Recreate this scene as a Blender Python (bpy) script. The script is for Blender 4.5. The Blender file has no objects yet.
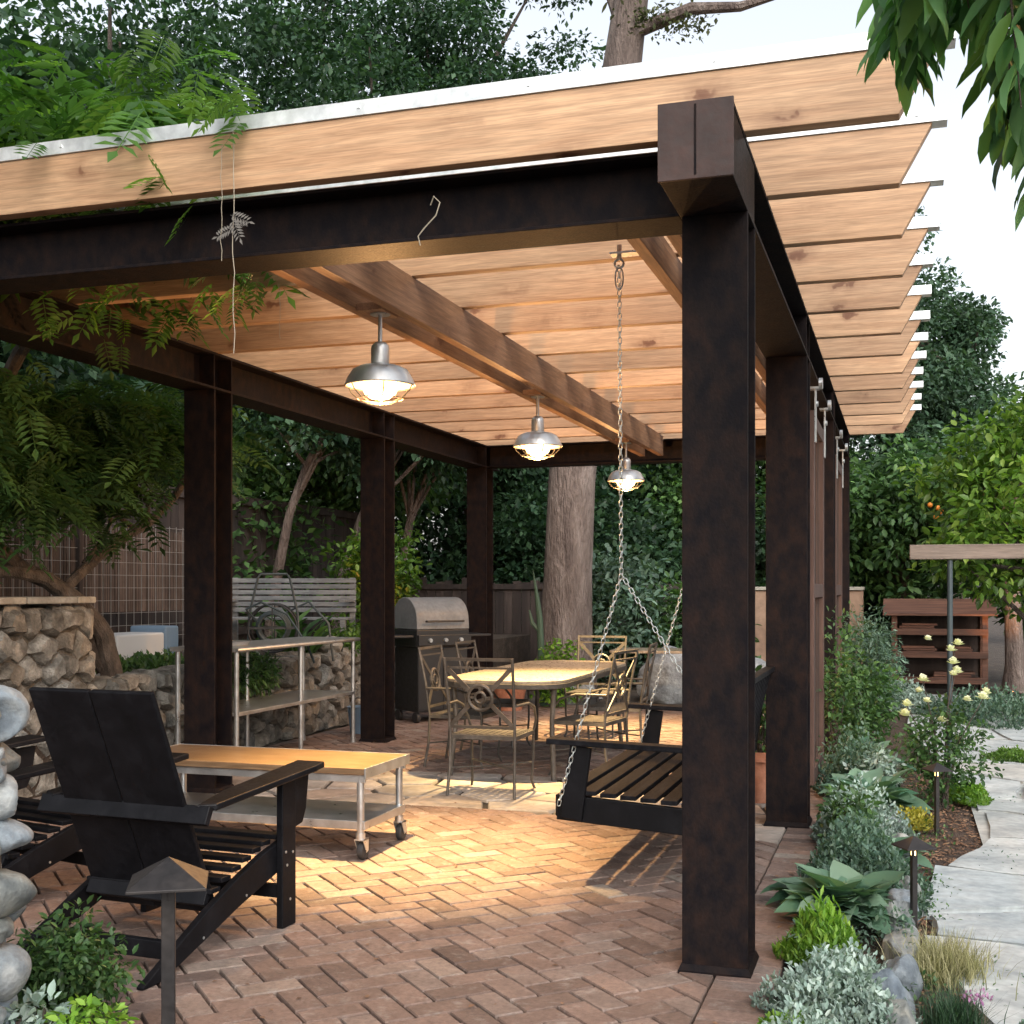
import bpy, math, random
import numpy as np
from mathutils import Vector, Matrix, Euler
C = bpy.context.scene.collection
PI = math.pi
R = math.radians
# ------------------------------------------------------------------ camera, sky, sun, exposure
cam = bpy.data.objects.new('camera', bpy.data.cameras.new('camera')); C.objects.link(cam)
cam.location = (0, 0, 1.5)
cam.rotation_euler = (R(90), 0, 0.30991)
cam.data.sensor_width = 36; cam.data.lens = 1221/1024*36
cam.data.shift_y = 76/1024
cam.data.clip_start = 0.05; cam.data.clip_end = 600
bpy.context.scene.camera = cam
SUN_EL, SUN_AZ = R(38), R(150)      # azimuth from +Y towards +X
w = bpy.data.worlds.new('World'); bpy.context.scene.world = w; w.use_nodes = True
nt = w.node_tree; nt.nodes.clear()
sky = nt.nodes.new('ShaderNodeTexSky'); sky.sky_type = 'NISHITA'; sky.sun_disc = False
sky.sun_elevation = SUN_EL; sky.sun_rotation = SUN_AZ; sky.dust_density = 4; sky.air_density = 1.2; sky.ozone_density = 1
hs = nt.nodes.new('ShaderNodeHueSaturation'); hs.inputs['Saturation'].default_value = 0.34; hs.inputs['Value'].default_value = 1.75
bg = nt.nodes.new('ShaderNodeBackground'); bg.inputs['Strength'].default_value = 0.15
wo = nt.nodes.new('ShaderNodeOutputWorld')
nt.links.new(sky.outputs[0], hs.inputs['Color']); nt.links.new(hs.outputs[0], bg.inputs['Color']); nt.links.new(bg.outputs[0], wo.inputs[0])
sun = bpy.data.objects.new('sun', bpy.data.lights.new('sun', 'SUN')); C.objects.link(sun)
sun.data.energy = 0.5; sun.data.angle = R(70); sun.data.color = (1, .96, .9)
sd = Vector((math.sin(SUN_AZ)*math.cos(SUN_EL), math.cos(SUN_AZ)*math.cos(SUN_EL), math.sin(SUN_EL)))
sun.rotation_euler = sd.to_track_quat('Z', 'Y').to_euler()
vs = bpy.context.scene.view_settings
vs.view_transform = 'Standard'; vs.look = 'None'; vs.gamma = 1; vs.exposure = 0.3
bpy.context.scene.cycles.max_bounces = 6
bpy.context.scene.cycles.sample_clamp_indirect = 6
bpy.context.scene.cycles.use_denoising = True

# ------------------------------------------------------------------ materials
def srgb(h):
    h = h.lstrip('#'); v = [int(h[i:i+2], 16)/255 for i in (0, 2, 4)]
    return tuple(((c+.055)/1.055)**2.4 if c > .04045 else c/12.92 for c in v)
def newmat(name):
    m = bpy.data.materials.new(name); m.use_nodes = True
    return m, m.node_tree, m.node_tree.nodes['Principled BSDF']
def coords(nt, stretch=(1, 1, 1), rnd_off=True, world=False):
    tc = nt.nodes.new('ShaderNodeTexCoord')
    mp = nt.nodes.new('ShaderNodeMapping'); mp.inputs['Scale'].default_value = stretch
    src = tc.outputs['Object']
    if world:
        g = nt.nodes.new('ShaderNodeNewGeometry'); src = g.outputs['Position']
    if rnd_off:
        oi = nt.nodes.new('ShaderNodeObjectInfo'); ad = nt.nodes.new('ShaderNodeVectorMath'); ad.operation = 'ADD'
        mu = nt.nodes.new('ShaderNodeMath'); mu.operation = 'MULTIPLY'; mu.inputs[1].default_value = 37
        nt.links.new(oi.outputs['Random'], mu.inputs[0]); nt.links.new(src, ad.inputs[0]); nt.links.new(mu.outputs[0], ad.inputs[1])
        src = ad.outputs[0]
    nt.links.new(src, mp.inputs[0])
    return mp.outputs[0]
def noise(nt, vec, scale, detail=5, rough=.55, dist=0):
    n = nt.nodes.new('ShaderNodeTexNoise'); n.inputs['Scale'].default_value = scale
    n.inputs['Detail'].default_value = detail; n.inputs['Roughness'].default_value = rough; n.inputs['Distortion'].default_value = dist
    nt.links.new(vec, n.inputs['Vector']); return n.outputs['Fac']
def ramp(nt, fac, stops):
    r = nt.nodes.new('ShaderNodeValToRGB'); e = r.color_ramp.elements
    while len(e) < len(stops): e.new(0.5)
    for i, (p, c) in enumerate(stops):
        e[i].position = p; e[i].color = (c[0], c[1], c[2], 1) if hasattr(c, '__len__') else (c, c, c, 1)
    nt.links.new(fac, r.inputs[0]); return r.outputs[0]
def mix(nt, a, b, fac, mode='MIX'):
    m = nt.nodes.new('ShaderNodeMix'); m.data_type = 'RGBA'; m.blend_type = mode
    for s, v in ((m.inputs[6], a), (m.inputs[7], b), (m.inputs[0], fac)):
        if isinstance(v, (int, float)): s.default_value = v
        elif isinstance(v, tuple): s.default_value = (*v, 1)
        else: nt.links.new(v, s)
    return m.outputs[2]
def bump(nt, b, h, strength, dist=.01):
    n = nt.nodes.new('ShaderNodeBump'); n.inputs['Strength'].default_value = strength; n.inputs['Distance'].default_value = dist
    nt.links.new(h, n.inputs['Height']); nt.links.new(n.outputs[0], b.inputs['Normal'])
def attr(nt, name='rnd'):
    a = nt.nodes.new('ShaderNodeAttribute'); a.attribute_name = name; return a.outputs['Fac']
def surf(name, cols, scale=6, stretch=(1, 1, 1), rough=.7, metal=0, bmp=.3, bd=.01, rv=0.0, detail=6, world=False, spec=.5, tint=None, pos=(.3, .5, .7)):
    """noise between three colours, fine bump, optional per-piece value change rv"""
    m, nt, b = newmat(name); v = coords(nt, stretch, not world, world)
    f = noise(nt, v, scale, detail)
    col = ramp(nt, f, list(zip(pos, cols)))
    f2 = noise(nt, v, scale*6, 4)
    col = mix(nt, col, ramp(nt, f2, [(.3, .62), (.7, 1.25)]), .55, 'MULTIPLY')
    if rv:
        col = mix(nt, col, ramp(nt, attr(nt), [(0, 1-rv), (1, 1+rv)]), 1.0, 'MULTIPLY')
    if tint:
        a = attr(nt, 'rnd2'); col = mix(nt, col, ramp(nt, a, tint), .75, 'MULTIPLY')
    nt.links.new(col, b.inputs['Base Color'])
    rr = ramp(nt, f2, [(.2, max(0, rough-.12)), (.8, min(1, rough+.1))]); nt.links.new(rr, b.inputs['Roughness'])
    b.inputs['Metallic'].default_value = metal; b.inputs['Specular IOR Level'].default_value = spec
    bump(nt, b, f2, bmp, bd)
    return m
def wood(name, light, dark, axis=0, rough=.6, knots=True, knotcol=(.12, .045, .02), grain=1.0, worlds=False):
    m, nt, b = newmat(name)
    s = [9, 9, 9]; s[axis] = .8
    v = coords(nt, tuple(s))
    v1 = coords(nt, (1, 1, 1))
    f = noise(nt, v, 1.6*grain, 5, .6, 1.6)
    wv = nt.nodes.new('ShaderNodeTexWave'); wv.wave_type = 'RINGS'; wv.inputs['Scale'].default_value = .9*grain
    wv.inputs['Distortion'].default_value = 9; wv.inputs['Detail'].default_value = 3; wv.inputs['Detail Scale'].default_value = .8
    nt.links.new(v, wv.inputs['Vector'])
    fine = noise(nt, coords(nt, tuple(x*6 if i != axis else x*3 for i, x in enumerate(s))), 3, 3)
    col = mix(nt, light, dark, ramp(nt, f, [(.36, 0), (.66, 1)]))
    col = mix(nt, col, tuple(c*.62 for c in dark), ramp(nt, wv.outputs['Fac'], [(.30, .24), (.5, .05), (.8, 0)]))
    col = mix(nt, col, ramp(nt, fine, [(.38, .76), (.60, 1.08)]), .8, 'MULTIPLY')
    if knots:
        ks = [4.4, 4.4, 4.4]; ks[axis] = 2.1
        vo = nt.nodes.new('ShaderNodeTexVoronoi'); vo.inputs['Scale'].default_value = 1.0; vo.inputs['Randomness'].default_value = 1
        wn = noise(nt, v1, 14, 2)
        kv = coords(nt, tuple(ks)); ad = nt.nodes.new('ShaderNodeVectorMath'); ad.operation = 'ADD'
        nt.links.new(kv, ad.inputs[0]); nt.links.new(ramp(nt, wn, [(.3, 0.), (.7, .16)]), ad.inputs[1])
        nt.links.new(ad.outputs[0], vo.inputs['Vector'])
        k = ramp(nt, vo.outputs['Distance'], [(.05, .95), (.105, .8), (.14, .35), (.26, .12), (.36, 0)])
        col = mix(nt, col, knotcol, k)
    blot = noise(nt, v1, 1.3, 3)
    col = mix(nt, col, ramp(nt, blot, [(.3, .82), (.65, 1.06)]), .8, 'MULTIPLY')
    oi = nt.nodes.new('ShaderNodeObjectInfo')
    col = mix(nt, col, ramp(nt, oi.outputs['Random'], [(0, (.74, .70, .66)), (.5, (.95, .93, .90)), (1, (1.14, 1.10, 1.04))]), 1., 'MULTIPLY')
    nt.links.new(col, b.inputs['Base Color']); b.inputs['Roughness'].default_value = rough
    bump(nt, b, fine, .25, .004)
    return m
def leafmat(name, c1, c2, c3, rough=.45, trans=.35):
    m, nt, b = newmat(name)
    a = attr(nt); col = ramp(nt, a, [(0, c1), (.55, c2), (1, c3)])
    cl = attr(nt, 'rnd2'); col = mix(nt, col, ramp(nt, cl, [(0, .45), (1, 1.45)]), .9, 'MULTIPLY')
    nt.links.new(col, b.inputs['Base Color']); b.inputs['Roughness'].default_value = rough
    b.inputs['Specular IOR Level'].default_value = .35
    tr = nt.nodes.new('ShaderNodeBsdfTranslucent'); nt.links.new(mix(nt, col, (1.1, 1.25, .5), 1., 'MULTIPLY'), tr.inputs[0])
    ms = nt.nodes.new('ShaderNodeMixShader'); ms.inputs[0].default_value = trans
    out = nt.nodes['Material Output']; nt.links.new(b.outputs[0], ms.inputs[1]); nt.links.new(tr.outputs[0], ms.inputs[2])
    nt.links.new(ms.outputs[0], out.inputs[0]); return m
def plain(name, col, rough=.5, metal=0, emit=None, es=0):
    m, nt, b = newmat(name); b.inputs['Base Color'].default_value = (*col, 1); b.inputs['Roughness'].default_value = rough
    b.inputs['Metallic'].default_value = metal
    if emit: b.inputs['Emission Color'].default_value = (*emit, 1); b.inputs['Emission Strength'].default_value = es
    f = noise(nt, coords(nt), 30, 3); rr = ramp(nt, f, [(.3, max(0, rough-.1)), (.7, min(1, rough+.12))]); nt.links.new(rr, b.inputs['Roughness'])
    return m
def brickmat():
    m, nt, b = newmat('brick')
    v = coords(nt, (1, 1, 1), False)
    base = ramp(nt, attr(nt), [(0, (.11, .073, .060)), (.2, (.165, .11, .088)), (.5, (.205, .135, .108)), (.8, (.205, .152, .128)), (.93, (.235, .155, .122)), (1, (.25, .212, .18))])
    f = noise(nt, v, 38, 5, .7); g = noise(nt, v, 5, 4); h = noise(nt, v, 140, 3)
    col = mix(nt, base, ramp(nt, f, [(.28, .55), (.5, .95), (.75, 1.3)]), .85, 'MULTIPLY')
    col = mix(nt, col, (.36, .33, .30), ramp(nt, noise(nt, v, 11, 5, .7), [(.55, 0), (.72, .5)]))
    col = mix(nt, col, ramp(nt, g, [(.3, .66), (.7, 1.12)]), .8, 'MULTIPLY')
    nt.links.new(col, b.inputs['Base Color']); b.inputs['Roughness'].default_value = .82
    mm = nt.nodes.new('ShaderNodeMath'); mm.operation = 'ADD'; nt.links.new(f, mm.inputs[0]); nt.links.new(h, mm.inputs[1])
    bump(nt, b, mm.outputs[0], .55, .006)
    return m
M = {}
M['steel'] = surf('rusted_steel', [(.0065, .0055, .0070), (.0115, .0082, .0082), (.019, .011, .0092)], 14, (1.2, 1.2, .8), .62, 0, .35, .004, spec=.07, pos=(.36, .52, .72))
M['steel_end'] = surf('rusted_steel_plate', [(.020, .010, .009), (.035, .017, .014), (.06, .028, .022)], 5, (1, 1, 1), .7, 0, .4, .004)
M['rafter'] = wood('rafter_fir', (.50, .325, .20), (.40, .24, .14), 0)
M['joist'] = wood('stained_joist', (.34, .19, .105), (.21, .105, .055), 1)
M['cap'] = surf('galvanised_cap', [(.62, .66, .68), (.72, .75, .76), (.80, .82, .82)], 3, (1, 1, 1), .38, .55, .08, .002)
M['brick'] = brickmat()
M['mortar'] = surf('joint_sand', [(.010, .008, .007), (.018, .014, .012), (.03, .024, .02)], 9, rough=.95, bmp=.6, world=True)
M['flag'] = surf('flagstone', [(.17, .15, .135), (.26, .235, .21), (.34, .31, .28)], 3.2, rough=.85, bmp=.55, rv=.22, world=True, tint=[(0, (1, .86, .78)), (1, (.92, .98, 1.05))])
M['pathstone'] = surf('pale_flagstone', [(.25, .27, .275), (.385, .405, .40), (.47, .485, .475)], 3.4, rough=.85, bmp=.35, rv=.10, world=True, tint=[(0, (1, .94, .88)), (1, (.95, 1, 1.04))])
M['soil'] = surf('soil', [(.035, .025, .018), (.06, .042, .03), (.10, .075, .055)], 7, rough=.95, bmp=.9, bd=.03, world=True)
M['mulch'] = surf('mulch', [(.045, .028, .02), (.09, .056, .04), (.15, .10, .07)], 26, rough=.95, bmp=1, bd=.03, world=True)
M['chip'] = surf('bark_chip', [(.08, .04, .022), (.15, .08, .045), (.25, .15, .09)], 8, rough=.95, rv=.4)
M['cobble'] = surf('river_stone', [(.085, .10, .115), (.18, .20, .21), (.32, .32, .30)], 9, rough=.8, bmp=.5, rv=.25, tint=[(0, (.78, .90, 1.05)), (.5, (1, 1, 1)), (1, (1.05, .98, .82))], detail=9)
M['rubble'] = surf('rubble_stone', [(.09, .088, .082), (.19, .183, .168), (.37, .36, .335)], 9, rough=.9, bmp=.8, bd=.02, rv=.3, tint=[(0, (1, .88, .74)), (1, (.95, 1, 1.02))], detail=8)
M['grout'] = surf('rubble_mortar', [(.07, .06, .05), (.12, .105, .085), (.18, .16, .135)], 10, rough=.95, bmp=.9, bd=.02)
M['capstone'] = surf('cap_stone', [(.22, .20, .17), (.32, .30, .255), (.42, .39, .34)], 5, rough=.9, bmp=.4)
M['rockg'] = surf('grey_boulder', [(.16, .17, .175), (.30, .31, .315), (.45, .46, .45)], 3, rough=.85, bmp=.8, bd=.03, detail=9)
M['black'] = surf('black_poly_lumber', [(.0035, .0036, .0045), (.005, .005, .0065), (.009, .009, .011)], 8, (1, 1, 1), .5, 0, .15, .003, spec=.16)
M['blackg'] = surf('weathered_black_wood', [(.006, .006, .0075), (.009, .009, .011), (.017, .017, .020)], 5, (6, .6, 6), .75, 0, .25, .003, spec=.08)
M['steelss'] = surf('stainless', [(.50, .51, .51), (.52, .53, .53), (.55, .56, .56)], 2, (1, 1, 1), .36, .85, .05, .002)
M['butcher'] = wood('butcher_block', (.17, .115, .07), (.11, .068, .038), 0, .32, False, grain=2)
M['rubber'] = plain('rubber', (.02, .02, .022), .7)
M['bronze'] = surf('bronze_cast_aluminium', [(.045, .041, .036), (.07, .064, .056), (.11, .10, .09)], 8, rough=.5, metal=.2, bmp=.15, bd=.003)
M['tabtop'] = surf('sandstone_tabletop', [(.25, .205, .15), (.31, .26, .195), (.36, .31, .245)], 5, rough=.32, bmp=.1, bd=.002)
M['grillg'] = surf('grill_grey_enamel', [(.11, .12, .13), (.15, .16, .17), (.16, .165, .17)], 4, rough=.5, metal=0, bmp=.05)
M['grillb'] = plain('grill_black', (.016, .017, .019), .42)
M['terra'] = surf('terracotta', [(.24, .095, .055), (.34, .14, .08), (.42, .20, .13)], 6, rough=.85, bmp=.3)
M['bark'] = surf('bark', [(.045, .034, .027), (.085, .066, .052), (.14, .11, .09)], 5, (3, 3, .7), .95, 0, 1, .05)
M['pine'] = surf('pine_bark', [(.085, .062, .054), (.17, .13, .112), (.27, .22, .195)], 2.6, (2.2, 2.2, .5), .95, 0, 1, .08, detail=9)
M['vinebark'] = surf('vine_bark', [(.05, .04, .034), (.09, .072, .06), (.15, .125, .105)], 7, (2, 2, 1), .95, 0, .9, .02)
M['fence'] = surf('brown_fence', [(.020, .015, .014), (.036, .026, .023), (.06, .044, .038)], 2, (3, 3, .4), .9, 0, .4, .01, rv=.3)
M['reed'] = surf('reed_screen', [(.06, .042, .034), (.11, .08, .066), (.17, .13, .11)], 4, (1, 1, .4), .95, 0, .5, .01, rv=.45)
M['wire'] = plain('galvanised_wire', (.42, .43, .43), .5, .6)
M['adobe'] = surf('adobe_plaster', [(.20, .125, .085), (.27, .175, .12), (.33, .225, .16)], 1.6, rough=.9, bmp=.35)
M['shed'] = surf('red_cedar', [(.06, .026, .017), (.105, .045, .027), (.17, .08, .05)], 3, (.5, 6, 6), .75, 0, .3, .005, rv=.3)
M['greyw'] = surf('grey_weathered_wood', [(.12, .135, .145), (.18, .19, .20), (.25, .26, .26)], 4, (1, 6, 6), .8, 0, .3, .005, rv=.1)
M['arbw'] = surf('arbor_wood', [(.11, .085, .07), (.17, .135, .11), (.24, .19, .16)], 3, (.6, 8, 8), .85, 0, .4, .006)
M['screenw'] = surf('screen_rust_wood', [(.035, .018, .014), (.062, .033, .025), (.10, .058, .045)], 3, (6, 6, .5), .8, 0, .3, .005)
M['zinc'] = plain('zinc', (.55, .58, .60), .35, .85)
M['chain'] = plain('chain', (.50, .53, .52), .35, .8)
M['pathl'] = surf('bronze_path_light', [(.016, .015, .016), (.026, .023, .023), (.04, .034, .031)], 9, rough=.5, metal=.4, bmp=.15, bd=.002)
M['bulb'] = plain('lit_bulb', (1, .8, .4), .3, 0, (1, .66, .26), 5)
M['uplight'] = plain('lit_lens', (1, .6, .2), .3, 0, (1, .42, .12), 14)
M['plastic'] = plain('black_plastic', (.012, .013, .015), .45)
M['blue'] = plain('pale_blue_plastic', (.16, .25, .36), .5)
M['whitep'] = plain('white_plastic', (.62, .64, .65), .5)
M['hose'] = plain('dark_hose', (.035, .05, .055), .45)
M['dryleaf'] = plain('dry_leaf', (.13, .12, .11), .9)
M['twig'] = plain('dry_twig', (.30, .26, .20), .9)
m, nt_, b_ = newmat('clear_glass'); b_.inputs['Base Color'].default_value = (1, .93, .75, 1); b_.inputs['Transmission Weight'].default_value = 1; b_.inputs['Roughness'].default_value = .25; b_.inputs['Emission Color'].default_value = (1, .62, .22, 1); b_.inputs['Emission Strength'].default_value = 1.6; M['glass'] = m
# foliage
M['l_dark'] = leafmat('leaf_dark', (.016, .042, .024), (.036, .080, .042), (.070, .135, .068))
M['l_mid'] = leafmat('leaf_mid', (.028, .068, .025), (.058, .125, .040), (.11, .20, .06))
M['l_bright'] = leafmat('leaf_bright', (.05, .11, .02), (.10, .20, .035), (.17, .29, .06), trans=.45)
M['l_citrus'] = leafmat('leaf_citrus', (.06, .13, .025), (.13, .24, .04), (.24, .34, .07), .35, .5)
M['l_blue'] = leafmat('leaf_bluegreen', (.05, .10, .075), (.10, .17, .125), (.16, .24, .18))
M['l_silver'] = leafmat('leaf_silver', (.16, .23, .20), (.26, .35, .31), (.40, .48, .44), .6, .2)
M['l_hosta'] = leafmat('leaf_broad', (.05, .12, .07), (.11, .20, .13), (.20, .30, .21), .4, .3)
M['l_lime'] = leafmat('leaf_lime', (.08, .19, .02), (.15, .30, .035), (.25, .40, .07), .5, .4)
M['l_yellow'] = leafmat('leaf_yellow', (.22, .24, .03), (.38, .34, .05), (.50, .42, .08), .5, .3)
M['l_wist'] = leafmat('leaf_wisteria', (.04, .105, .026), (.09, .195, .04), (.17, .30, .065), .4, .5)
M['l_hang'] = leafmat('leaf_overhang', (.06, .15, .07), (.11, .24, .11), (.18, .33, .16), .3, .62)
M['l_conifer'] = leafmat('leaf_conifer', (.03, .065, .04), (.06, .12, .07), (.11, .18, .115), .6, .3)
M['l_straw'] = leafmat('grass_straw', (.20, .20, .10), (.34, .32, .18), (.48, .45, .28), .7, .3)
M['l_pine'] = leafmat('needles', (.05, .07, .03), (.10, .12, .055), (.17, .18, .09), .7, .2)
M['petal'] = leafmat('petal_cream', (.70, .70, .50), (.80, .78, .62), (.85, .84, .76), .6, .3)
M['petalp'] = leafmat('petal_purple', (.30, .12, .28), (.42, .2, .38), (.5, .3, .46), .6, .3)
M['orange'] = plain('orange_fruit', (.75, .25, .03), .5)

# ------------------------------------------------------------------ mesh helpers
def link(name, me, mat, parent=None, loc=None):
    o = bpy.data.objects.new(name, me); C.objects.link(o)
    if mat is not None: me.materials.append(mat)
    if parent is not None: o.parent = parent
    if loc is not None: o.location = loc
    return o
def tag(o, label=None, cat=None, group=None, kind=None):
    if label: o['label'] = label
    if cat: o['category'] = cat
    if group: o['group'] = group
    if kind: o['kind'] = kind
    return o
def empty(name, loc=(0, 0, 0), rz=0, label=None, cat=None, group=None):
    o = bpy.data.objects.new(name, None); C.objects.link(o); o.location = loc; o.rotation_euler = (0, 0, rz)
    o.empty_display_size = .1
    return tag(o, label, cat, group)
def copy_tree(o, parent=None, loc=None, rz=None, label=None):
    c = o.copy(); C.objects.link(c)
    if parent is not None: c.parent = parent
    if loc is not None: c.location = loc
    if rz is not None: c.rotation_euler = (0, 0, rz)
    if label: c['label'] = label
    for ch in o.children: copy_tree(ch, c)
    return c
def setattr_pt(me, name, arr):
    a = me.attributes.new(name, 'FLOAT', 'POINT'); a.data.foreach_set('value', np.asarray(arr, dtype=np.float32))
class MB:
    def __init__(s): s.v = []; s.f = []; s.r = []; s.r2 = []; s.cr = .5; s.cr2 = .5
    def add(s, vs, fs):
        n = len(s.v); s.v += [tuple(p) for p in vs]; s.r += [s.cr]*len(vs); s.r2 += [s.cr2]*len(vs)
        s.f += [tuple(i+n for i in f) for f in fs]
    def rnd(s): s.cr = random.random(); s.cr2 = random.random(); return s
    def box(s, x0, x1, y0, y1, z0, z1, mtx=None):
        vs = [Vector((x, y, z)) for z in (z0, z1) for y in (y0, y1) for x in (x0, x1)]
        if mtx is not None: vs = [mtx @ p for p in vs]
        s.add(vs, [(0, 2, 3, 1), (4, 5, 7, 6), (0, 1, 5, 4), (2, 6, 7, 3), (0, 4, 6, 2), (1, 3, 7, 5)]); return s
    def bar(s, p0, p1, w, h, up=(0, 0, 1)):
        p0 = Vector(p0); p1 = Vector(p1); d = (p1-p0); L = d.length; d.normalize()
        side = d.cross(Vector(up))
        if side.length < 1e-4: side = d.cross(Vector((0, 1, 0)))
        side.normalize(); u = side.cross(d)
        vs = [p + side*a*w/2 + u*b*h/2 for p in (p0, p1) for b in (-1, 1) for a in (-1, 1)]
        s.add(vs, [(0, 2, 3, 1), (4, 5, 7, 6), (0, 1, 5, 4), (2, 6, 7, 3), (0, 4, 6, 2), (1, 3, 7, 5)]); return s
    def tube(s, pts, rad, n=8, closed=False, caps=True):
        pts = [Vector(p) for p in pts]; m = len(pts)
        if not hasattr(rad, '__len__'): rad = [rad]*m
        vs = []; prev = None
        for i, p in enumerate(pts):
            a = pts[(i-1) % m] if (closed or i > 0) else p; b = pts[(i+1) % m] if (closed or i < m-1) else p
            t = (b-a).normalized()
            if prev is None:
                ref = Vector((0, 0, 1)) if abs(t.z) < .9 else Vector((1, 0, 0)); nrm = t.cross(ref).normalized()
            else:
                nrm = prev - t*prev.dot(t); nrm.normalize()
            prev = nrm; bn = t.cross(nrm)
            for k in range(n):
                an = 2*PI*k/n; vs.append(p + (nrm*math.cos(an)+bn*math.sin(an))*rad[i])
        fs = []
        for i in range(m if closed else m-1):
            j = (i+1) % m
            for k in range(n): fs.append((i*n+k, i*n+(k+1) % n, j*n+(k+1) % n, j*n+k))
        if not closed and caps: fs += [tuple(range(n))[::-1], tuple((m-1)*n+k for k in range(n))]
        s.add(vs, fs); return s
    def lathe(s, prof, c=(0, 0, 0), n=20, caps=True):
        vs = [(c[0]+r*math.cos(2*PI*k/n), c[1]+r*math.sin(2*PI*k/n), c[2]+z) for r, z in prof for k in range(n)]
        fs = [(i*n+k, i*n+(k+1) % n, (i+1)*n+(k+1) % n, (i+1)*n+k) for i in range(len(prof)-1) for k in range(n)]
        if caps: fs += [tuple(range(n))[::-1], tuple((len(prof)-1)*n+k for k in range(n))]
        s.add(vs, fs); return s
    def prism(s, poly, t0, t1, plane='xy', mtx=None):
        def mk(a, b, t):
            p = {'xy': (a, b, t), 'yz': (t, a, b), 'xz': (a, t, b)}[plane]
            p = Vector(p); return mtx @ p if mtx is not None else p
        n = len(poly); vs = [mk(a, b, t0) for a, b in poly]+[mk(a, b, t1) for a, b in poly]
        fs = [tuple(range(n))[::-1], tuple(range(n, 2*n))]+[(i, (i+1) % n, (i+1) % n+n, i+n) for i in range(n)]
        s.add(vs, fs); return s
    def stone(s, poly, to3, h, inset=.82, lift=.6):
        """rounded slab on a convex outline: to3(a,b,h)->point"""
        cx = sum(p[0] for p in poly)/len(poly); cy = sum(p[1] for p in poly)/len(poly); n = len(poly)
        rings = [(1.0, 0), (.975, h*lift), (inset, h)]
        vs = [to3(cx+(a-cx)*k, cy+(b-cy)*k, hh*(1 if k > .99 else random.uniform(.9, 1.1))) for k, hh in rings for a, b in poly]
        fs = [(i+r*n, (i+1) % n+r*n, (i+1) % n+(r+1)*n, i+(r+1)*n) for r in range(2) for i in range(n)]+[tuple(2*n+i for i in range(n))]
        s.add(vs, fs); return s
    def build(s, name, mat, parent=None, smooth=False, bev=0, loc=None):
        me = bpy.data.meshes.new(name); me.from_pydata(s.v, [], s.f); me.update()
        setattr_pt(me, 'rnd', s.r); setattr_pt(me, 'rnd2', s.r2)
        o = link(name, me, M[mat] if isinstance(mat, str) else mat, parent, loc)
        import bmesh as _b
        bm = _b.new(); bm.from_mesh(me); _b.ops.recalc_face_normals(bm, faces=bm.faces); bm.to_mesh(me); bm.free()
        if smooth:
            me.polygons.foreach_set('use_smooth', [True]*len(me.polygons)); me.set_sharp_from_angle(angle=R(38))
        if bev:
            b = o.modifiers.new('edge', 'BEVEL'); b.width = bev; b.segments = 2; b.limit_method = 'ANGLE'; b.angle_limit = R(40)
        return o
def rotm(dirs, ups=None, roll=None):
    """rows of unit directions -> rotation matrices whose local +Y is the direction"""
    d = dirs/np.linalg.norm(dirs, axis=1, keepdims=True)
    up = np.tile(np.array([0, 0, 1.]), (len(d), 1)) if ups is None else ups
    x = np.cross(d, up); nl = np.linalg.norm(x, axis=1, keepdims=True); x = np.where(nl < 1e-3, np.array([[1., 0, 0]]), x/np.maximum(nl, 1e-6))
    z = np.cross(x, d)
    if roll is not None:
        c, s_ = np.cos(roll)[:, None], np.sin(roll)[:, None]; x, z = x*c+z*s_, z*c-x*s_
    return np.stack([x, d, z], axis=2)
def scatter(name, T, F, pos, rot, scl, mat, parent=None, rnd=None, rnd2=None, loc=None, smooth=False):
    T = np.asarray(T, float); m = len(pos); n = len(T)
    scl = np.asarray(scl, float)
    if scl.ndim == 1: scl = np.repeat(scl[:, None], 3, 1)
    V = np.einsum('mij,mnj->mni', rot, T[None]*scl[:, None, :]) + pos[:, None, :]
    V = V.reshape(-1, 3)
    ls = np.array([len(f) for f in F]); flat = np.concatenate([np.array(f) for f in F])
    loops = (flat[None]+(np.arange(m)*n)[:, None]).reshape(-1)
    tot = np.tile(ls, m); st = np.concatenate([[0], np.cumsum(tot)[:-1]])
    me = bpy.data.meshes.new(name); me.vertices.add(len(V)); me.vertices.foreach_set('co', V.astype(np.float32).reshape(-1))
    me.loops.add(len(loops)); me.loops.foreach_set('vertex_index', loops.astype(np.int32))
    me.polygons.add(len(tot)); me.polygons.foreach_set('loop_start', st.astype(np.int32)); me.polygons.foreach_set('loop_total', tot.astype(np.int32))
    me.update(calc_edges=True); me.validate()
    r = np.random.rand(m) if rnd is None else rnd; r2 = np.full(m, .5) if rnd2 is None else rnd2
    setattr_pt(me, 'rnd', np.repeat(r, n)); setattr_pt(me, 'rnd2', np.repeat(r2, n))
    if smooth: me.polygons.foreach_set('use_smooth', np.ones(len(tot), dtype=bool))
    return link(name, me, M[mat] if isinstance(mat, str) else mat, parent, loc)
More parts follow.
